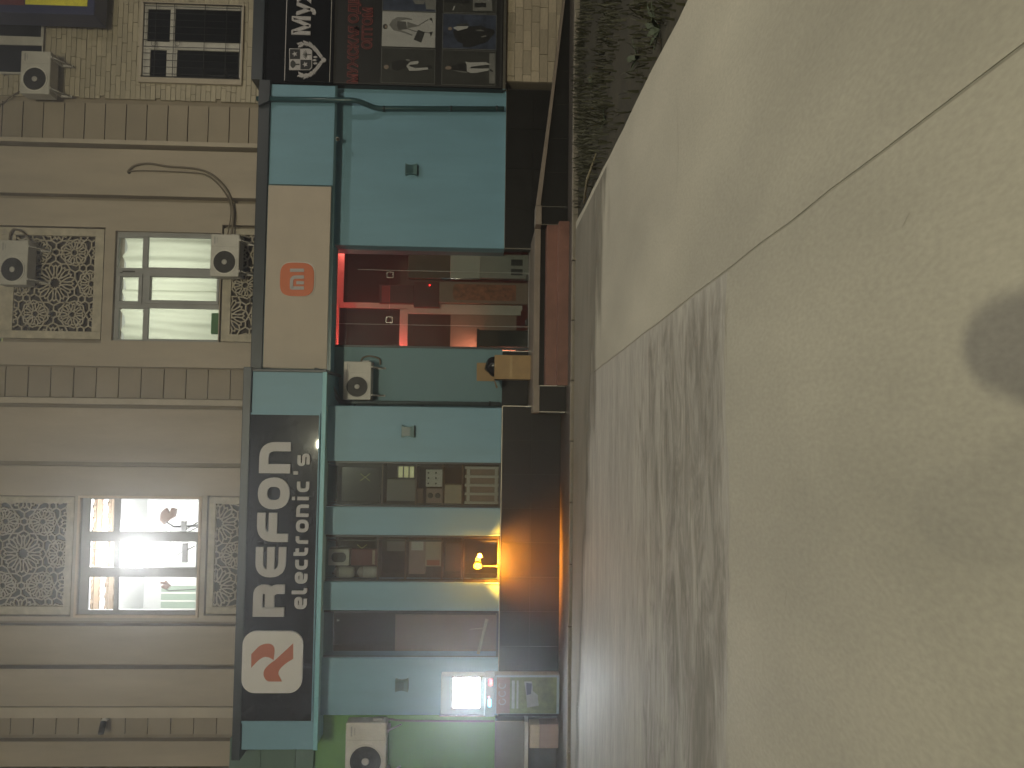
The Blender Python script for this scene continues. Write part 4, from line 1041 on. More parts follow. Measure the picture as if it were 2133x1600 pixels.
for q in ((0, 1, 2, 3), (7, 6, 5, 4), (0, 3, 7, 4), (1, 5, 6, 2), (2, 6, 7, 3), (0, 4, 5, 1)): mb.face(list(q))
mb.build('flap', m_card, cb)
MB().box(X0+.02, X1-.02, .1985, .1996, Z1-.34, Z1-.29).build('tape', M('shiny tape', (.42, .30, .16), .2, .1, 5), cb)
bgm = bmesh.new(); bmesh.ops.create_icosphere(bgm, subdivisions=3, radius=.19)
for v in bgm.verts:
    n_ = sin(v.co.x*31+v.co.z*17)*.018+sin(v.co.y*43+v.co.x*11)*.014; v.co *= 1+n_*4; v.co.z *= 1.1
me = bpy.data.meshes.new('black_bag'); bgm.to_mesh(me); bgm.free(); me.materials.append(m_bag)
o = name_obj('black_bag', me); o.location = ((X0+X1)/2+.02, .42, Z1-.03); tag(o, 'crumpled black plastic bag stuffed in the open cardboard box', 'bag')
for p in me.polygons: p.use_smooth = True

# downpipes
c = W(560, 208, .25); dp = thing('downpipe', 'dark teal downpipe with an offset bend at the right end of the teal wall', 'pipe', (c[0], .3, PZ))
def pp(px, py, Y): a = W(px, py, Y); return (a[0], Y, a[1])
def smooth_path(pts, n=5):
    P = []; q = [Vector(p) for p in pts]
    for i in range(len(q)):
        if i in (0, len(q)-1): P.append(q[i]); continue
        a, b, c_ = q[i-1], q[i], q[i+1]; r_ = min(.12, (a-b).length*.45, (c_-b).length*.45)
        A, B = b+(a-b).normalized()*r_, b+(c_-b).normalized()*r_
        for k in range(n+1): t_ = k/n; P.append(A*(1-t_)**2+b*2*t_*(1-t_)+B*t_*t_)
    return P
MB().tube(smooth_path([pp(535, 206, .27), pp(742, 209, .27), pp(784, 226, .56), pp(1050, 227, .56)]), .05, 12).build('pipe', m_pipe, dp)
for px in (800, 940, 1035):
    a = pp(px, 226.5, .56); MB().tube([(a[0], .56, a[2]-.02), (a[0], .56, a[2]+.02)], .058, 12).build('clip', m_navy, dp)
mb = MB(); a = pp(545, 206, .27); mb.prism([(a[0]-.16, a[2]+.04), (a[0]+.2, a[2]+.04), (a[0]+.06, a[2]-.16), (a[0]-.06, a[2]-.16)], .20, .335); mb.build('hopper', m_navy, dp)
c = W(680, 775, .2); dp2 = thing('downpipe', 'grey downpipe running beside the small air conditioner left of the door', 'pipe', (c[0], .6, PZ))
MB().tube(smooth_path([pp(655, 770, .22), pp(676, 776, .22), pp(708, 838, .80), pp(1043, 842, .92)]), .042, 12).build('pipe', m_silverpipe, dp2)
for px in (740, 880, 1020):
    a = pp(px, 841, .90); MB().tube([(a[0], a[1], a[2]-.02), (a[0], a[1], a[2]+.02)], .05, 12).build('clip', m_navy, dp2)
# security camera
c = W(703, 290, .4); cc_ = thing('security_camera', 'small bullet security camera under the canopy above the teal wall', 'camera', (c[0], .4, c[1]))
MB().tube([(c[0]+.0, .40, c[1]+.14), (c[0], .40, c[1]+.04)], .012, 6).build('mount', m_white, cc_)
MB().lathe([(.012, 0), (.05, .01), (.05, .012)], (c[0], .4, c[1]+.13), 'z', 14).build('base', m_white, cc_)
MB().tube([(c[0]+.05, .50, c[1]+.03), (c[0]-.03, .32, c[1]-.02)], .036, 12).build('body', m_white, cc_)
MB().tube([(c[0]-.0301, .3199, c[1]-.0201), (c[0]-.034, .311, c[1]-.0225)], .032, 12).build('lens', m_dark, cc_)

# ------------------------------------------------------------------ goods behind the tall windows
FZ = PZ+.012
def shelf_unit(y0, y1, levels, label):
    t = thing('display_shelf', label, 'shelf', (W(900, (y0+y1)/2, .5)[0], .6, FZ)); X0, X1 = W(900, y1-3, .4)[0], W(900, y0+3, .4)[0]
    for xx in (X0+.01, X1-.04):
        for yy in (.22, .78): MB().box(xx, xx+.03, yy, yy+.03, FZ, W(680, 1100, .4)[1]).build('post', m_fan, t)
    out = []
    for l in levels:
        z = W(l, (y0+y1)/2, .4)[1]; MB().box(X0+.005, X1-.005, .2, .82, z-.022, z).build('board', m_brown, t); out.append(z)
    return out
zA = shelf_unit(964, 1054, [798, 867, 922, 962], 'dark display shelf behind the first tall window from the door')
zB = shelf_unit(1118, 1210, [788, 845, 920, 960], 'dark display shelf behind the middle tall window over the amber lamp')
m_tv = M('tv screen glass', (.012, .012, .010), .1, .1, 3)
def tvbox(y0, y1, z, h, label):
    X0, X1 = W(760, y1, .32)[0], W(760, y0, .32)[0]; t = thing('television', label, 'television', ((X0+X1)/2, .36, z+.002))
    MB().box(X0, X1, .32, .40, z+.03, z+h).build('body', m_dark, t, bevel=.008)
    MB().box(X0+.02, X1-.02, .315, .3195, z+.05, z+h-.02).build('screen', m_tv, t)
    mb = MB(); cx, cz = X1-.20, z+h-.45; mk = M('pale x reflection', (.5, .5, .2), .4, .1, 5)
    for s in (-1, 1): mb.stroke([(cx-.07*s, cz-.09), (cx, cz), (cx+.07*s, cz+.09)], .014, .3135-.0005*s, .3148)
    mb.build('mark', mk, t)  # painted cross standing in for a reflection in the shop glass
    MB().box((X0+X1)/2-.15, (X0+X1)/2+.15, .30, .42, z+.002, z+.029).build('stand', m_fan, t)
tvbox(972, 1050, zA[0], .78, 'dark television with a painted pale cross reflection in the first tall window')
tvbox(1120, 1142, zB[0], .75, 'narrow dark television with a painted pale cross reflection in the middle tall window')
carton(806, 998, 840, 1043, .25, .3, m_greyplinth, 'grey_carton', 'grey carton on the second shelf of the first tall window', 'box', z0=zA[1]+.002)
t, X0, X1, Z0, Z1 = carton_t(826, 968, 864, 996, .23, .12, m_fan, 'reflected_panes', 'reflected lit shop opposite, built as glowing panels with dark bars, in the first tall window', 'reflection', z0=zA[1]+.002)
for k in range(3):
    MB().box(X0+.012, X1-.012, .225, .2295, Z0+.03+k*.105, Z0+.11+k*.105).build('screen', EM('pale yellow reflection', (.62, .60, .30), .55), t)  # glowing panels stand in for a lit shop reflected in the glass
t, X0, X1, Z0, Z1 = carton_t(887, 978, 921, 1014, .24, .3, m_white, 'white_speaker', 'white box with small knobs on the third shelf of the first window', 'speaker', z0=zA[2]+.002)
for k in range(3):
    for j in range(2): MB().lathe([(.012, -.012), (.018, 0)], (X0+.06+.1*k, .24, Z0+.12+.14*j), 'y', 10).build('knob', m_fan, t)
t, X0, X1, Z0, Z1 = carton_t(888, 1017, 920, 1048, .26, .3, m_pinkbox, 'brown_speaker', 'brown twin speaker left of the white knobbed box', 'speaker', z0=zA[2]+.002)
for k in range(2): MB().lathe([(.03, -.006), (.05, -.01), (.052, 0)], ((X0+X1)/2, .26, Z0+.08+.14*k), 'y', 14).build('cone', m_dark, t)
carton(868, 1018, 884, 1050, .3, .2, m_brown, 'brown_carton', 'flat brown carton above the twin speaker in the first window', 'box', z0=zA[2]+.36)
carton(926, 1010, 960, 1050, .25, .3, m_cream_box, 'beige_carton', 'beige carton on the lowest shelf of the first window', 'box', z0=zA[3]+.002)
# white slatted crate
X0, X1, _, Z1 = R(968, 972, 1036, 1050, .2)
t = thing('plastic_crate', 'white plastic crate with four tall slots at the bottom of the first window', 'crate', ((X0+X1)/2, .2, FZ))
for k in range(5): MB().box(X0+(X1-X0-.05)*k/4, X0+(X1-X0-.05)*k/4+.05, .19, .24, FZ+.001, Z1).build('slat', m_white, t, bevel=.008)
for z in (FZ+.05, Z1-.10): MB().box(X0+.051, X1-.051, .195, .235, z, z+.06).build('rail', m_white, t, bevel=.006)
MB().box(X0, X1, .245, .55, FZ+.001, Z1-.02).build('back', m_pinkbox, t)
# middle window goods
t, X0, X1, Z0, Z1 = carton_t(684, 1144, 729, 1178, .24, .3, m_white, 'microwave', 'white microwave with a dark oval window high in the middle tall window', 'microwave', z0=zB[0]+.52)
cx, cz = (X0+X1)/2, (Z0+Z1)/2
MB().prism(rsq(X0+.06, X1-.06, Z0+.06, Z1-.06, .08), .234, .2395).build('door_window', m_dark, t)
t, X0, X1, Z0, Z1 = carton_t(731, 1144, 786, 1178, .24, .3, m_redbox, 'dark_red_carton', 'dark red carton under the white microwave', 'box', z0=zB[0]+.002)
o = MB().box(X0+.02, X1-.02, .2385, .2396, Z0+.04, Z0+.09).build('print', m_cream_box, t)
for k in range(2):
    X0, X1, Z0, Z1 = R(692+48*k, 1182, 736+48*k, 1206, .24); cx = (X0+X1)/2; z_ = zB[0]+.002+(.44 if k == 0 else 0); r_ = (X1-X0)/2
    t = thing('rice_cooker', ['white rice cooker on top of another one at the left edge of the middle window', 'white rice cooker under its twin at the left edge of the middle window'][k], 'rice cooker', (cx, .36, z_))
    MB().lathe([(r_*.8, z_), (r_, z_+.06), (r_, z_+.26)], (cx, .36, 0), 'z', 20).build('body', m_white, t)
    MB().lathe([(r_, z_+.262), (r_*.9, z_+.33), (r_*.4, z_+.37), (.02, z_+.38)], (cx, .36, 0), 'z', 20).build('lid', m_hub, t)
carton(806, 1122, 842, 1148, .25, .3, m_greyplinth, 'grey_carton', 'grey carton on the second shelf of the middle window', 'box', z0=zB[1]+.002)
t, X0, X1, Z0, Z1 = carton_t(852, 1124, 884, 1196, .25, .3, m_pinkbox, 'long_carton', 'long brown carton with a white end label in the middle window', 'box', z0=zB[2]+.30)
MB().box(X1-.2, X1-.03, .2485, .2496, Z0+.04, Z1-.04).build('label', m_white, t)
t, X0, X1, Z0, Z1 = carton_t(886, 1124, 920, 1180, .24, .3, m_cream_box, 'pale_carton', 'pale carton with an orange stripe under the long brown carton', 'box', z0=zB[2]+.002)
MB().box(X0+.02, X0+.12, .2385, .2396, Z0+.03, Z1-.03).build('stripe', m_orange, t)
carton(928, 1132, 960, 1190, .27, .3, m_brown, 'brown_carton', 'brown carton on the lowest shelf of the middle window above the amber lamp', 'box', z0=zB[3]+.002)
# amber lantern on the sill
X0, X1, _, Z1 = R(966, 1122, 1034, 1212, -.06); zl = PZ+.0125
ln = thing('amber_lantern', 'glowing amber lantern in a square wire frame on the window sill', 'lantern', ((X0+X1)/2, 0, zl))
mb = MB()
for xx in (X0, X1):
    for yy in (-.07, .06): mb.tube([(xx, yy, zl), (xx, yy, Z1)], .008, 6)
for z in (zl+.01, Z1):
    for yy in (-.07, .06): mb.tube([(X0, yy, z), (X1, yy, z)], .007, 6)
    for xx in (X0, X1): mb.tube([(xx, -.07, z), (xx, .06, z)], .007, 6)
mb.build('frame', M('dark wire frame', (.10, .07, .04), .4, .1, 5), ln)
bxp = W(995, 1180, -.06); bz = bxp[1]
MB().lathe([(.02, bz-.07), (.045, bz-.05), (.058, bz), (.045, bz+.05), (.02, bz+.07)], (bxp[0], -.02, 0), 'z', 16).build('bulb', m_amber, ln)
MB().lathe([(.045, zl+.002), (.035, zl+.05), (.014, zl+.08), (.014, bz-.08)], (bxp[0], -.02, 0), 'z', 14).build('base', m_dark, ln)
l = bpy.data.lights.new('lantern_light', 'POINT'); l.energy = 34; l.color = (1, .34, .02); l.shadow_soft_size = .05
o = bpy.data.objects.new('lantern_light', l); COL.objects.link(o); lq = W(995, 1180, -.24); o.location = (lq[0], -.24, lq[1])
l = bpy.data.lights.new('plinth_glow_spot', 'SPOT'); l.energy = 2200; l.color = (1, .33, .02); l.shadow_soft_size = .045; l.spot_size = radians(112); l.spot_blend = 1  # added spot that puts the amber glow on the plinth tiles
o = bpy.data.objects.new('plinth_glow_spot', l); COL.objects.link(o); lq = W(999, 1180, -.44); o.location = (lq[0], -.44, lq[1]); o.rotation_euler = (radians(40), 0, 0)
# third window: brown sheet and pale stick
X0, X1, _, Z1 = R(823, 1281, 1030, 1356, .3)
o = MB().box(X0, X1, .30, .33, FZ+.001, Z1).build('brown_board', M('brown board', (.30, .20, .165), .7, .12, 2, .06)); tag(o, 'tall brown board standing behind the last tall window', 'board')
a, b = pp(1014, 1290, .22), pp(996, 1362, .22)
mb = MB(); mb.tube([a, ((a[0]*.5+b[0]*.5), .22, (a[2]+b[2])/2), b], [.03, .022, .03], 8); mb.tube([((a[0]*.75+b[0]*.25), .22, a[2]*.75+b[2]*.25), (a[0]*.7+b[0]*.3, .22, a[2]*.75+b[2]*.25+.28)], .008, 5)
tag(mb.build('pale_stick', m_cream_box), 'pale bent stick leaning against the brown board in the last window', 'stick')
c = W(704, 1292, .3); tag(MB().lathe([(.004, -.03), (.02, -.01), (.02, .02)], (c[0], .3, c[1]), 'z', 10).build('spot_lamp', m_white), 'tiny white spot lamp near the top of the last tall window', 'lamp')

# ------------------------------------------------------------------ payment kiosk
kx0, kx1 = W(1040, 1490, -.35)[0], W(1040, 1408, -.35)[0]; kz1 = W(918, 1450, -.35)[1]; kz0 = .036
ks = thing('payment_kiosk', 'payment kiosk with a glowing white screen and a green poster below', 'kiosk', ((kx0+kx1)/2, -.2, kz0))
zmid = W(1030, 1450, -.35)[1]; zsh = W(1010, 1450, -.35)[1]
MB().box(kx0, kx1, -.30, -.08, kz0, zmid).build('cabinet', m_kiosk, ks, bevel=.012)
MB().box(kx0+.01, kx1-.01, -.33, -.08, zsh+.002, kz1).build('screen_housing', m_kiosk, ks, bevel=.015)
MB().box(kx0, kx1, -.42, -.08, zmid+.001, zsh).build('shelf', m_kiosk, ks, bevel=.012)
a = R(944, 1412, 999, 1474, -.34)
sc_ = walled(MB(), a[0]-.03, a[1]+.03, a[2]-.03, a[3]+.03, -.345, -.331, [a]).build('bezel', m_alu, ks)
MB().box(a[0]+.001, a[1]-.001, -.340, -.331, a[2]+.001, a[3]-.001).build('screen', m_screen, sc_)
for px, py, mt, hw, hh in ((1022, 1422, m_redled, .022, .055), (1020, 1465, m_blueled, .02, .07), (1018, 1452, m_redled, .008, .008)):
    c = W(px, py, -.43); MB().box(c[0]-hh*.9, c[0]+hh*.9, -.428, -.4205, c[1]-hw, c[1]+hw).build('indicator', mt, ks, bevel=.004)
a = R(1033, 1410, 1163, 1488, -.31); pst = MB().box(a[0]+.01, a[1]-.01, -.306, -.3005, a[2]+.03, a[3]-.01).build('poster', m_poster_green, ks)
b = R(1033, 1410, 1062, 1488, -.31); MB().box(b[0]+.012, b[1]-.012, -.3075, -.3062, b[2], b[3]-.012).build('poster_band', m_poster_red, pst)
mb = MB()
for k in range(3):
    y0_ = 1428+k*17; cx, cz = W(1046, y0_, -.31); mb.stroke([(cx+.05*cos(a_), cz+.06*sin(a_)) for a_ in [.7+i*.5 for i in range(10+k)]], .014, -.3085, -.3077)
mb.build('lettering', m_poster_pale, pst)
mb = MB()
mb.box(*(lambda r: (r[0], r[1], -.3085, -.3063, r[2], r[3]))(R(1066, 1418, 1072, 1476, -.31))); mb.box(*(lambda r: (r[0], r[1], -.3085, -.3063, r[2], r[3]))(R(1076, 1418, 1080, 1476, -.31)))
mb.prism([W(*p, -.31) for p in ((1092, 1420), (1108, 1420), (1110, 1440), (1120, 1448), (1122, 1470), (1098, 1474), (1096, 1445))], -.3085, -.3063); mb.build('picture_print', m_poster_pale, pst)
MB().prism([W(*p, -.31) for p in ((1096, 1422), (1108, 1424), (1106, 1446), (1097, 1448))], -.3095, -.3088).build('picture_print', m_print[2], pst)
MB().box(kx0-.022, kx0-.002, -.36, -.06, W(1030, 1492, -.3)[1], W(915, 1492, -.3)[1]).build('side_rail', m_silver, ks, bevel=.004)

# ------------------------------------------------------------------ green neighbour
nb = thing('green_shop', 'green painted neighbouring shop wall with a grey plinth', 'shop front', (W(800, 1600, .25)[0], .25, 0))
gx1 = W(850, 1490, .3)[0]
MB().box(-14, gx1-.002, .30, .7, W(1031, 1560, .3)[1], W(655, 1560, .3)[1]).build('wall', m_green, nb, bevel=.01)
zz = [W(x_, 1580, .25)[1] for x_ in (655, 617, 545, 480)]
for a, b in zip(zz, zz[1:]):
    for k in range(3): MB().box(XL0-.02-2.2*(k+1)+.004, XL0-.02-2.2*k-.004, .18, .29, a+.005, b-.005).build('panel', m_greengrey, nb)
pz1 = W(1031, 1560, .05)[1]
lx0 = W(1060, 1503, .05)[0]
MB().box(-14, lx0, .05, .299, W(1092, 1560, .05)[1], pz1).build('plinth', m_greyplinth, nb, bevel=.008)
MB().box(lx0+.001, lx0+.02, .03, .25, W(1092, 1560, .05)[1], pz1).build('plinth_trim', m_silver, nb)
MB().box(-14, lx0+.02, -.02, .28, W(1100, 1560, .0)[1], W(1092, 1560, .05)[1]-.002).build('plinth_ledge', m_white, nb, bevel=.006)
MB().box(-14, W(1100, 1492, .1)[0]-.003, .09, .28, .036, W(1100, 1560, .0)[1]-.002).build('base', m_apron, nb)
a = R(1103, 1510, 1124, 1558, -.15); zb0 = .037
X0, X1, Z0, Z1 = R(1103, 1508, 1165, 1558, -.2)
tag(MB().box(X0, X1, -.22, .07, zb0, W(1124, 1535, -.2)[1]).build('carton', m_pinkbox, bevel=.008), 'brownish carton on the pavement in the corner by the kiosk', 'box')
tag(MB().box(X0, X1-.01, -.215, .06, W(1124, 1535, -.2)[1]+.002, Z1).build('carton', m_cream_box, bevel=.008), 'pale flat carton on top of the brownish carton by the kiosk', 'box')
c = W(664, 1496, .22); tag(MB().lathe([(.01, -.06), (.035, -.05), (.035, 0)], (c[0], .29, c[1]), 'y', 12).build('door_sensor', m_white), 'tiny white sensor at the top of the green wall under the canopy corner', 'sensor')

# ------------------------------------------------------------------ black menswear shop
Yk = .45
ms = thing('menswear_shop', 'black menswear shop front with photo posters above a pale stone base', 'shop front', (W(800, 80, Yk)[0], Yk, 0))
kxl = W(800, 178, Yk)[0]
MB().box(kxl, 14, Yk+.03, Yk+.5, W(1050, 100, Yk)[1], W(553, 100, Yk)[1]).build('wall', m_blacksign, ms)
MB().box(kxl, 14, Yk-.10, Yk+.6, W(552, 100, Yk)[1], W(528, 100, Yk)[1]).build('cap_flashing', m_navy, ms, bevel=.01)
MB().box(kxl, 14, Yk-.01, Yk+.029, W(1054, 100, Yk)[1], W(1048, 100, Yk)[1]).build('trim', m_silver, ms)
stx = W(1100, 172, .6)[0]
bricks(ms, bs_, stx, stx+2.6, .036, W(1055, 100, .6)[1], .165, .42, .56, .62, [], .008, cap=60, rnd=.25)
MB().box(stx, 14, .621, 1.0, .036, W(1054, 100, .6)[1]).build('base', m_wallback, ms)
MB().box(stx+2.61, 14, .57, .62, .036, W(1055, 100, .6)[1]).build('base_face', m_stone, ms)
# name sign
mg = thing('menswear_sign', 'black sign board with a pale heraldic crest and white letters', 'sign', (W(620, 90, Yk-.06)[0], Yk-.06, W(690, 90, Yk)[1]))
zt_, zb_ = W(592, 90, Yk-.06)[1], W(694, 90, Yk-.06)[1]
MB().box(kxl+.01, 14, Yk-.06, Yk+.028, zb_, zt_).build('board', m_blacksign, mg, bevel=.004)
MB().box(kxl+.01, 14, Yk-.065, Yk-.0605, zt_-.035, zt_-.02).build('edge_line', m_letter, mg)
MB().box(kxl+.01, 14, Yk-.065, Yk-.0605, zb_+.045, zb_+.055).build('edge_line', m_hub, mg)
Yt = Yk-.085
def c6(p): return W(540+p[0]/7.618, p[1]/7.618, Yt)
tl, br = c6((520, 545)), c6((805, 270)); capH, mw = tl[1]-br[1], br[0]-tl[0]
def font_w(s, bold=.03): v, f = text_shape(s, 0, 1, 0, 1, 0, 1, bold); return v
# each letter scaled to the height of the M
def put_text(parent, s, x0, zbase, cap, y0, y1, mat, bold, sx=1.0, name='lettering', wtot=None):
    cu = bpy.data.curves.new('text', 'FONT'); cu.body = s; cu.offset = bold; cu.extrude = .5; cu.resolution_u = 4
    o = bpy.data.objects.new('text', cu); COL.objects.link(o); dg = bpy.context.evaluated_depsgraph_get(); dg.update()
    me = bpy.data.meshes.new_from_object(o.evaluated_get(dg)); v = [tuple(q.co) for q in me.vertices]; f = [list(p.vertices) for p in me.polygons]
    bpy.data.objects.remove(o); bpy.data.curves.remove(cu); bpy.data.meshes.remove(me)
    xs_ = [q[0] for q in v]; a = min(xs_); CAPH = .73
    k = cap/CAPH; kx = k*sx if wtot is None else wtot/(max(xs_)-a)
    mb = MB(); mb.v = [(x0+(x-a)*kx, y0 if z > 0 else y1, zbase+y*k) for x, y, z in v]
    for q in f: mb.face(q)
    return mb.build(name, mat, parent)
put_text(mg, 'Муж', tl[0], br[1], capH, Yt, Yk-.0605, m_letter, .035, sx=1.0, name='lettering')
# crest
cr_ = MB()
def P6(*pts): return [c6(p) for p in pts]
cr_.prism(P6((475, 770), (475, 1110), (800, 1110), (838, 1070), (838, 800), (800, 772)), Yt, Yk-.0605)
crest = cr_.build('crest', m_letter, mg)
mb = MB()
mb.prism(P6((486, 782), (486, 938), (648, 938), (648, 782)), Yt-.004, Yt-.0005)
mb.prism(P6((654, 952), (654, 1102), (790, 1102), (826, 1066), (826, 952)), Yt-.004, Yt-.0005)
mb.build('quarter', m_print[0], crest)
mb = MB()
def star(cx, cy, r): return P6(*[(cx-(r if k % 2 == 0 else r*.42)*cos(k*pi/5), cy+(r if k % 2 == 0 else r*.42)*sin(k*pi/5)) for k in range(10)])
mb.prism(star(565, 860, 48), Yt-.008, Yt-.0045); mb.prism(star(730, 1025, 48), Yt-.008, Yt-.0045); mb.build('star', m_letter, crest)
mb = MB()
mb.prism(P6(*[(535+42*cos(a), 1020+60*sin(a)+6*sin(5*a)) for a in [k*2*pi/18 for k in range(18)]]), Yt-.004, Yt-.0005)
mb.prism(P6((578, 1012), (640, 1012), (640, 1034), (578, 1034)), Yt-.0035, Yt-.0005)
for k in range(7):
    a = -1.2+k*.4; mb.stroke(P6((760, 868), (760-70*cos(a), 868+70*sin(a))), .012, Yt-.004-.0003*k, Yt-.0005)
mb.stroke(P6((690, 868), (825, 868)), .014, Yt-.0065, Yt-.0005)
mb.build('charge', m_print[1], crest)
mb = MB(); kk = 0
for sgn in (1, -1):
    arc = [(640, 235), (720, 262), (800, 240), (870, 190), (925, 125), (965, 70), (1005, 20)]
    pts_ = [(p[0], 950+sgn*p[1]) for p in arc]
    mb.stroke(P6(*pts_), .022, Yt-.001, Yk-.0605, .02)
    for i in range(len(pts_)-1):
        for q in range(3):
            t_ = (q+.3)/3; cx, cy = pts_[i][0]*(1-t_)+pts_[i+1][0]*t_, pts_[i][1]*(1-t_)+pts_[i+1][1]*t_
            for s2 in (-1, 1):
                ang = atan2((pts_[i][1]-pts_[i+1][1]), (pts_[i][0]-pts_[i+1][0]))+s2*.8; L = random.uniform(48, 66)*(1-.07*i); kk += 1
                d = (cos(ang), sin(ang)); nn = (-d[1], d[0])
                mb.prism(P6((cx, cy), (cx+d[0]*L*.5+nn[0]*15, cy+d[1]*L*.5+nn[1]*15), (cx+d[0]*L, cy+d[1]*L), (cx+d[0]*L*.5-nn[0]*15, cy+d[1]*L*.5-nn[1]*15)), Yt-.002-.0002*kk, Yk-.0605)
mb.prism(P6((985, 925), (1030, 915), (1060, 940), (1060, 975), (1030, 995), (985, 985)), Yt-.013, Yk-.0605)
for (cx, cy) in ((890, 905), (878, 955), (890, 1005)): mb.prism(P6(*[(cx+34*cos(a), cy+15*sin(a)) for a in [k*pi/5 for k in range(10)]]), Yt-.003, Yk-.0605)
mb.build('laurel', m_letter, mg)
# poster wall with outlined letters and photographs
pw = thing('poster_board', 'black poster board with red outlined letters and menswear photographs', 'poster', (W(870, 90, Yk)[0], Yk, W(1048, 90, Yk)[1]))
MB().box(kxl+.012, 14, Yk, Yk+.029, W(1046, 100, Yk)[1], W(696, 100, Yk)[1]).build('board', m_print[0], pw)
walled(MB(), kxl+.012, 15, W(1046, 100, Yk)[1], W(696, 100, Yk)[1], Yk-.012, Yk-.001, [(kxl+.04, 16, W(1042, 100, Yk)[1], W(699, 100, Yk)[1])]).build('board_edge', m_fan, pw)
def red_line(s, p_tl, p_br, n_ref):
    a, b = W(540+p_tl[0]/7.618, p_tl[1]/7.618, Yk-.02), W(540+p_br[0]/7.618, p_br[1]/7.618, Yk-.02)
    cap = a[1]-b[1]; 
    put_text(pw, s, a[0], b[1], cap, Yk-.014, Yk-.001, m_neon, .045, wtot=(b[0]-a[0]))
    put_text(pw, s, a[0]+.006, b[1]+.004, cap*.97, Yk-.018, Yk-.0142, m_neond, .005, wtot=(b[0]-a[0])-.012)
red_line('МУЖСКАЯ', (1395, 1318), (1575, 412), 7)
red_line('ОДЕЖДА', (1412, 362), (1590, -560), 6)
red_line('ОПТОМ', (1628, 776), (1795, 118), 5)
def c7(p): return W(770+p[0]/7.355, p[1]/7.355, Yk-.02)
def photo(rect, bgm, shapes, edge=m_print[3]):
    a, b = c7((rect[0], rect[3])), c7((rect[2], rect[1])); X0, X1, Z0, Z1 = a[0], b[0], b[1], a[1]
    ph = MB().box(X0, X1, Yk-.010, Yk-.001, Z0, Z1).build('photograph', bgm, pw)
    walled(MB(), X0-.008, X1+.008, Z0-.008, Z1+.008, Yk-.0115, Yk-.0012, [(X0-.001, X1+.001, Z0-.001, Z1+.001)]).build('photo_border', edge, pw)
    for i, (mi_, pts) in enumerate(shapes):
        MB().prism([c7(p) for p in pts], Yk-.0112-.0009*(i+1), Yk-.0102-.0009*i).build('picture_print', m_print[mi_], ph)
def ell(cx, cy, rx, ry, n=12): return [(cx+rx*cos(2*pi*k/n), cy+ry*sin(2*pi*k/n)) for k in range(n)]
photo((185, 197, 1010, 700), m_print[4], [
    (3, [(300, 380), (345, 300), (430, 258), (560, 265), (650, 290), (650, 305), (560, 295), (450, 320), (555, 330), (575, 440), (480, 455), (660, 530), (650, 545), (470, 485), (370, 465), (330, 420)]),
    (5, [(425, 318), (555, 330), (572, 445), (440, 455), (415, 390)]), (3, [(575, 330), (740, 385), (890, 290), (905, 300), (745, 400), (580, 430), (700, 470), (920, 495), (915, 510), (690, 485), (575, 445)]),
    (1, [(740, 455), (845, 490), (790, 652), (675, 605)]), (1, ell(238, 405, 38, 40)), (6, ell(250, 408, 18, 26)), (1, [(910, 290), (950, 270), (970, 360), (950, 320)]), (1, [(915, 490), (970, 485), (935, 560), (925, 520)])])
photo((1115, 232, 1940, 733), m_print[2], [
    (0, [(1270, 470), (1300, 560), (1350, 640), (1420, 660), (1430, 715), (1560, 720), (1800, 640), (1920, 500), (1900, 450), (1780, 420), (1700, 390), (1540, 400), (1380, 450)]),
    (1, [(1330, 370), (1500, 352), (1540, 385), (1340, 400)]), (4, [(1280, 420), (1340, 400), (1510, 398), (1500, 430), (1350, 470)]), (6, ell(1232, 438, 32, 26)), (3, [(1620, 460), (1700, 450), (1760, 475), (1680, 475)]), (3, [(1700, 560), (1780, 540), (1790, 555), (1720, 572)])])
photo((175, 757, 1000, 1255), m_print[1], [
    (0, [(330, 950), (400, 930), (480, 915), (560, 930), (590, 970), (560, 1040), (420, 1080), (350, 1060)]), (4, [(560, 1010), (620, 945), (740, 930), (752, 950), (730, 980), (620, 990), (600, 1010), (700, 1040), (900, 1030), (905, 1060), (740, 1080), (605, 1085), (590, 1050)]),
    (3, [(545, 908), (610, 905), (620, 935), (580, 930)]), (6, ell(255, 1025, 38, 34)), (0, [(870, 990), (940, 995), (965, 1045), (900, 1060)])])
photo((1105, 788, 1925, 1285), m_print[1], [
    (3, [(1835, 815), (1918, 815), (1918, 1275), (1830, 1275)]), (0, [(1255, 1010), (1300, 990), (1470, 960), (1485, 1090), (1330, 1080), (1270, 1065)]),
    (4, [(1462, 942), (1540, 955), (1780, 950), (1850, 985), (1700, 1000), (1560, 1020), (1530, 1045), (1700, 1050), (1830, 1045), (1820, 1080), (1650, 1110), (1550, 1118), (1490, 1090), (1485, 990)]),
    (3, [(1270, 1072), (1480, 1095), (1510, 1118), (1400, 1105)]), (6, ell(1205, 1038, 50, 27)), (0, [(1840, 1050), (1895, 1085), (1890, 1105), (1840, 1085)])])
photo((195, -340, 1018, 150), m_print[2], [(3, [(660, 0), (850, 0), (830, 60), (700, 60)]), (3, [(845, 0), (1015, -200), (1012, 145), (865, 140)]), (0, [(300, -250), (640, -200), (650, -40), (320, -60)]), (6, ell(260, -150, 40, 34))])
photo((1130, -320, 1942, 180), m_print[1], [(0, [(1140, -100), (1520, -90), (1530, 55), (1140, 30)]), (3, [(1590, -200), (1860, -200), (1880, 165), (1580, 160)]), (0, [(1605, 40), (1690, 45), (1720, 35), (1785, 45), (1785, 110), (1720, 105), (1690, 112), (1605, 112)]), (4, [(1290, 90), (1308, 92), (1285, 155), (1268, 155)])])

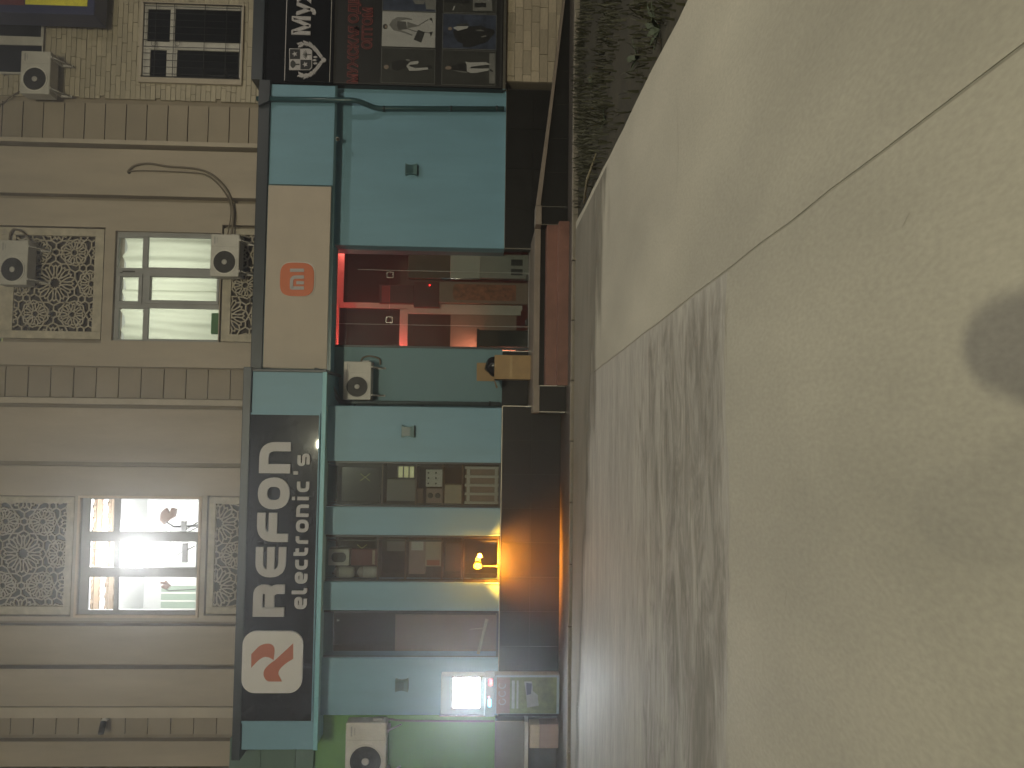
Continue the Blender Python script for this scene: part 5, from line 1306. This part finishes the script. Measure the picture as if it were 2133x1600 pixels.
# ------------------------------------------------------------------ street lamps behind the photographer
def lamp(x, y, z, power, label, az):
    t = thing('street_lamp', label, 'street lamp', (x, y, 0), 'street lamps along the road behind the photographer')
    bx0, by0 = x-1.6*cos(az), y-1.6*sin(az)
    MB().lathe([(.16, 0), (.16, .12), (.09, .2), (.085, 1.0), (.05, z+.35)], (bx0, by0, 0), 'z', 12).build('pole', m_steel, t)
    MB().tube([(bx0, by0, z+.3), (bx0+.5*cos(az), by0+.5*sin(az), z+.42), (x-.25*cos(az), y-.25*sin(az), z+.36)], .035, 8).build('arm', m_steel, t)
    MB().lathe([(.08, z+.42), (.22, z+.38), (.25, z+.30)][::-1], (x, y, 0), 'z', 18).build('head', m_steel, t)
    l = bpy.data.lights.new('street_lamp_light', 'AREA'); l.shape = 'DISK'; l.size = .32; l.energy = power; l.color = LAMP_COL
    o = bpy.data.objects.new('street_lamp_light', l); COL.objects.link(o); o.location = (x, y, z+.28)
    return o, t
def tilt(o, target):
    d = Vector(target)-o.location; o.rotation_euler = d.to_track_quat('-Z', 'Y').to_euler()
o, _ = lamp(-7.6, -7.0, 10.0, LAMP_A, 'street lamp left of the photographer, nearest the kiosk', pi/2); tilt(o, (-6.0, -6.2, 0))
o, _ = lamp(9.0, -7.4, 10.0, LAMP_B, 'street lamp right of the photographer, past the planting bed', pi/2); tilt(o, (8.2, -7.0, 0))
o, _ = lamp(-1.96, -26.8, 9.7, LAMP_C, 'street lamp straight behind the photographer', pi/2); tilt(o, (-1, -8, 0)); o.data.color = (1, .95, .66)
o, _ = lamp(.35, -27.4, 9.3, LAMP_D, 'street lamp farthest behind the photographer to the right', pi/2); tilt(o, (-1, -8, 0)); o.data.color = (1, .95, .66)

t_ = thing('added_ground_lamp', 'added lamp on a wire, out of view, brightening the far pavement', 'street lamp', (2.2, -5.2, 13.6))  # added lamp above the view, lighting far ground but sparing the facade
MB().lathe([(.30, 13.65), (.26, 13.8), (.10, 13.94)], (2.2, -5.2, 0), 'z', 18).build('head', m_steel, t_)
MB().tube([(2.2, -5.2, 13.94), (2.2, -5.2, 14.3)], .02, 6).build('added_hanger', m_steel, t_)
MB().tube([(-26+k*3.2, -5.2, 14.3+.0008*(k*3.2-28.2)**2) for k in range(18)], .012, 5).build('added_span_wire', m_steel, t_)
l = bpy.data.lights.new('added_ground_beam', 'SPOT'); l.energy = 2900; l.color = (1, .94, .86); l.spot_size = radians(76); l.spot_blend = .75; l.shadow_soft_size = .2
o = bpy.data.objects.new('added_ground_beam', l); COL.objects.link(o); o.location = (2.2, -5.2, 13.6); o.rotation_euler = (radians(-9), 0, 0)

# ------------------------------------------------------------------ the photographer, whose shadow falls into the picture
def skin_chain(name, pts, edges, radii, mat, parent, root=0, sub=2):
    me = bpy.data.meshes.new(name); org = ORG[parent.name] if parent else Vector((0, 0, 0))
    me.from_pydata([Vector(p)-org for p in pts], edges, []); me.materials.append(mat)
    o = name_obj(name, me)
    if parent: o.parent = parent
    ORG[o.name] = org
    o.modifiers.new('skin', 'SKIN'); sv = me.skin_vertices[0].data if me.skin_vertices else None
    if sv is None:
        bpy.context.view_layer.objects.active = o; sv = o.data.skin_vertices[0].data
    for i, r_ in enumerate(radii): sv[i].radius = (r_, r_) if not isinstance(r_, tuple) else r_
    sv[root].use_root = True
    sb = o.modifiers.new('sub', 'SUBSURF'); sb.levels = sb.render_levels = sub
    return o
px, py = -.74, -14.86
pr = thing('person', 'person in a dark jacket standing behind the view and holding up a phone', 'person', (px, py, 0))
B = [(px, py, .95), (px, py, 1.12), (px, py+.01, 1.32), (px, py+.02, 1.45), (px, py+.03, 1.54), (px, py+.05, 1.64), (px, py+.05, 1.73),
     (px-.10, py, .90), (px-.11, py+.01, .50), (px-.12, py-.03, .09), (px-.14, py+.14, .04),
     (px+.10, py, .90), (px+.11, py+.01, .50), (px+.12, py-.03, .09), (px+.15, py+.14, .04),
     (px-.19, py+.02, 1.42), (px-.27, py+.06, 1.16), (px-.13, py+.32, 1.36), (px-.09, py+.38, 1.42),
     (px+.19, py+.02, 1.42), (px+.27, py+.06, 1.16), (px+.15, py+.32, 1.38), (px+.11, py+.38, 1.44)]
E_ = [(0, 1), (1, 2), (2, 3), (3, 4), (4, 5), (5, 6), (0, 7), (7, 8), (8, 9), (9, 10), (0, 11), (11, 12), (12, 13), (13, 14), (3, 15), (15, 16), (16, 17), (17, 18), (3, 19), (19, 20), (20, 21), (21, 22)]
RA = [.14, .135, .15, .10, .058, .085, .088, .10, .065, .045, .035, .10, .065, .045, .035, .062, .048, .034, .030, .062, .048, .034, .030]
skin_chain('body', B, E_, RA, m_cloth, pr)
hd = MB(); hd.lathe([(.02, 1.53), (.062, 1.545), (.082, 1.60), (.092, 1.66), (.090, 1.72), (.062, 1.77), (.015, 1.785)], (px, py+.055, 0), 'z', 18); hd.build('head', m_skin, pr)
h2 = MB(); h2.lathe([(.088, 1.655), (.104, 1.70), (.098, 1.75), (.065, 1.795), (.015, 1.81)], (px, py+.035, 0), 'z', 18); h2.build('hair', m_hair, pr)
MB().lathe([(.16, 1.44), (.135, 1.52), (.128, 1.60), (.128, 1.72), (.115, 1.79), (.075, 1.835), (.015, 1.85)], (px, py+.005, 0), 'z', 20).build('hood', m_cloth, pr)
n_ = MB().prism([(px-.012, 1.635), (px+.012, 1.635), (px+.006, 1.675), (px-.006, 1.675)], py+.145, py+.17).build('nose', m_skin, pr)
for s in (-1, 1):
    bx_h, bz_h = px+s*.10, 1.43
    for k in range(4):
        z = bz_h-.03+k*.021
        skin_chain('finger', [(bx_h, py+.385, z), (bx_h-s*.012, py+.425, z+.002), (bx_h-s*.035, py+.440, z+.003), (bx_h-s*.045, py+.432, z+.003)], [(0, 1), (1, 2), (2, 3)], [.0095, .009, .0085, .007], m_skin, pr, sub=1)
    skin_chain('thumb', [(bx_h, py+.37, bz_h-.03), (bx_h-s*.02, py+.39, bz_h-.045), (bx_h-s*.045, py+.405, bz_h-.05)], [(0, 1), (1, 2)], [.012, .011, .009], m_skin, pr, sub=1)
ph = thing('phone', 'dark phone held on its side in both hands', 'phone', (px, py+.42, 1.46))
MB().box(px-.075, px+.075, py+.415, py+.423, 1.425, 1.500).build('body', m_dark, ph, bevel=.003)

# ------------------------------------------------------------------ thin bloom haze added to spread lamp glow as lens bloom does
if HAZE:
    mt = bpy.data.materials.new('bloom haze'); mt.use_nodes = True; t = mt.node_tree; t.nodes.remove(t.nodes['Principled BSDF'])
    pv = t.nodes.new('ShaderNodeVolumePrincipled'); pv.inputs['Color'].default_value = (.85, .87, .9, 1); pv.inputs['Density'].default_value = HAZE; pv.inputs['Anisotropy'].default_value = .84
    t.links.new(pv.outputs[0], t.nodes['Material Output'].inputs['Volume'])
    stuff(MB().box(-62, 62, -62, 22, -1.3, 15.5).build('haze', mt))
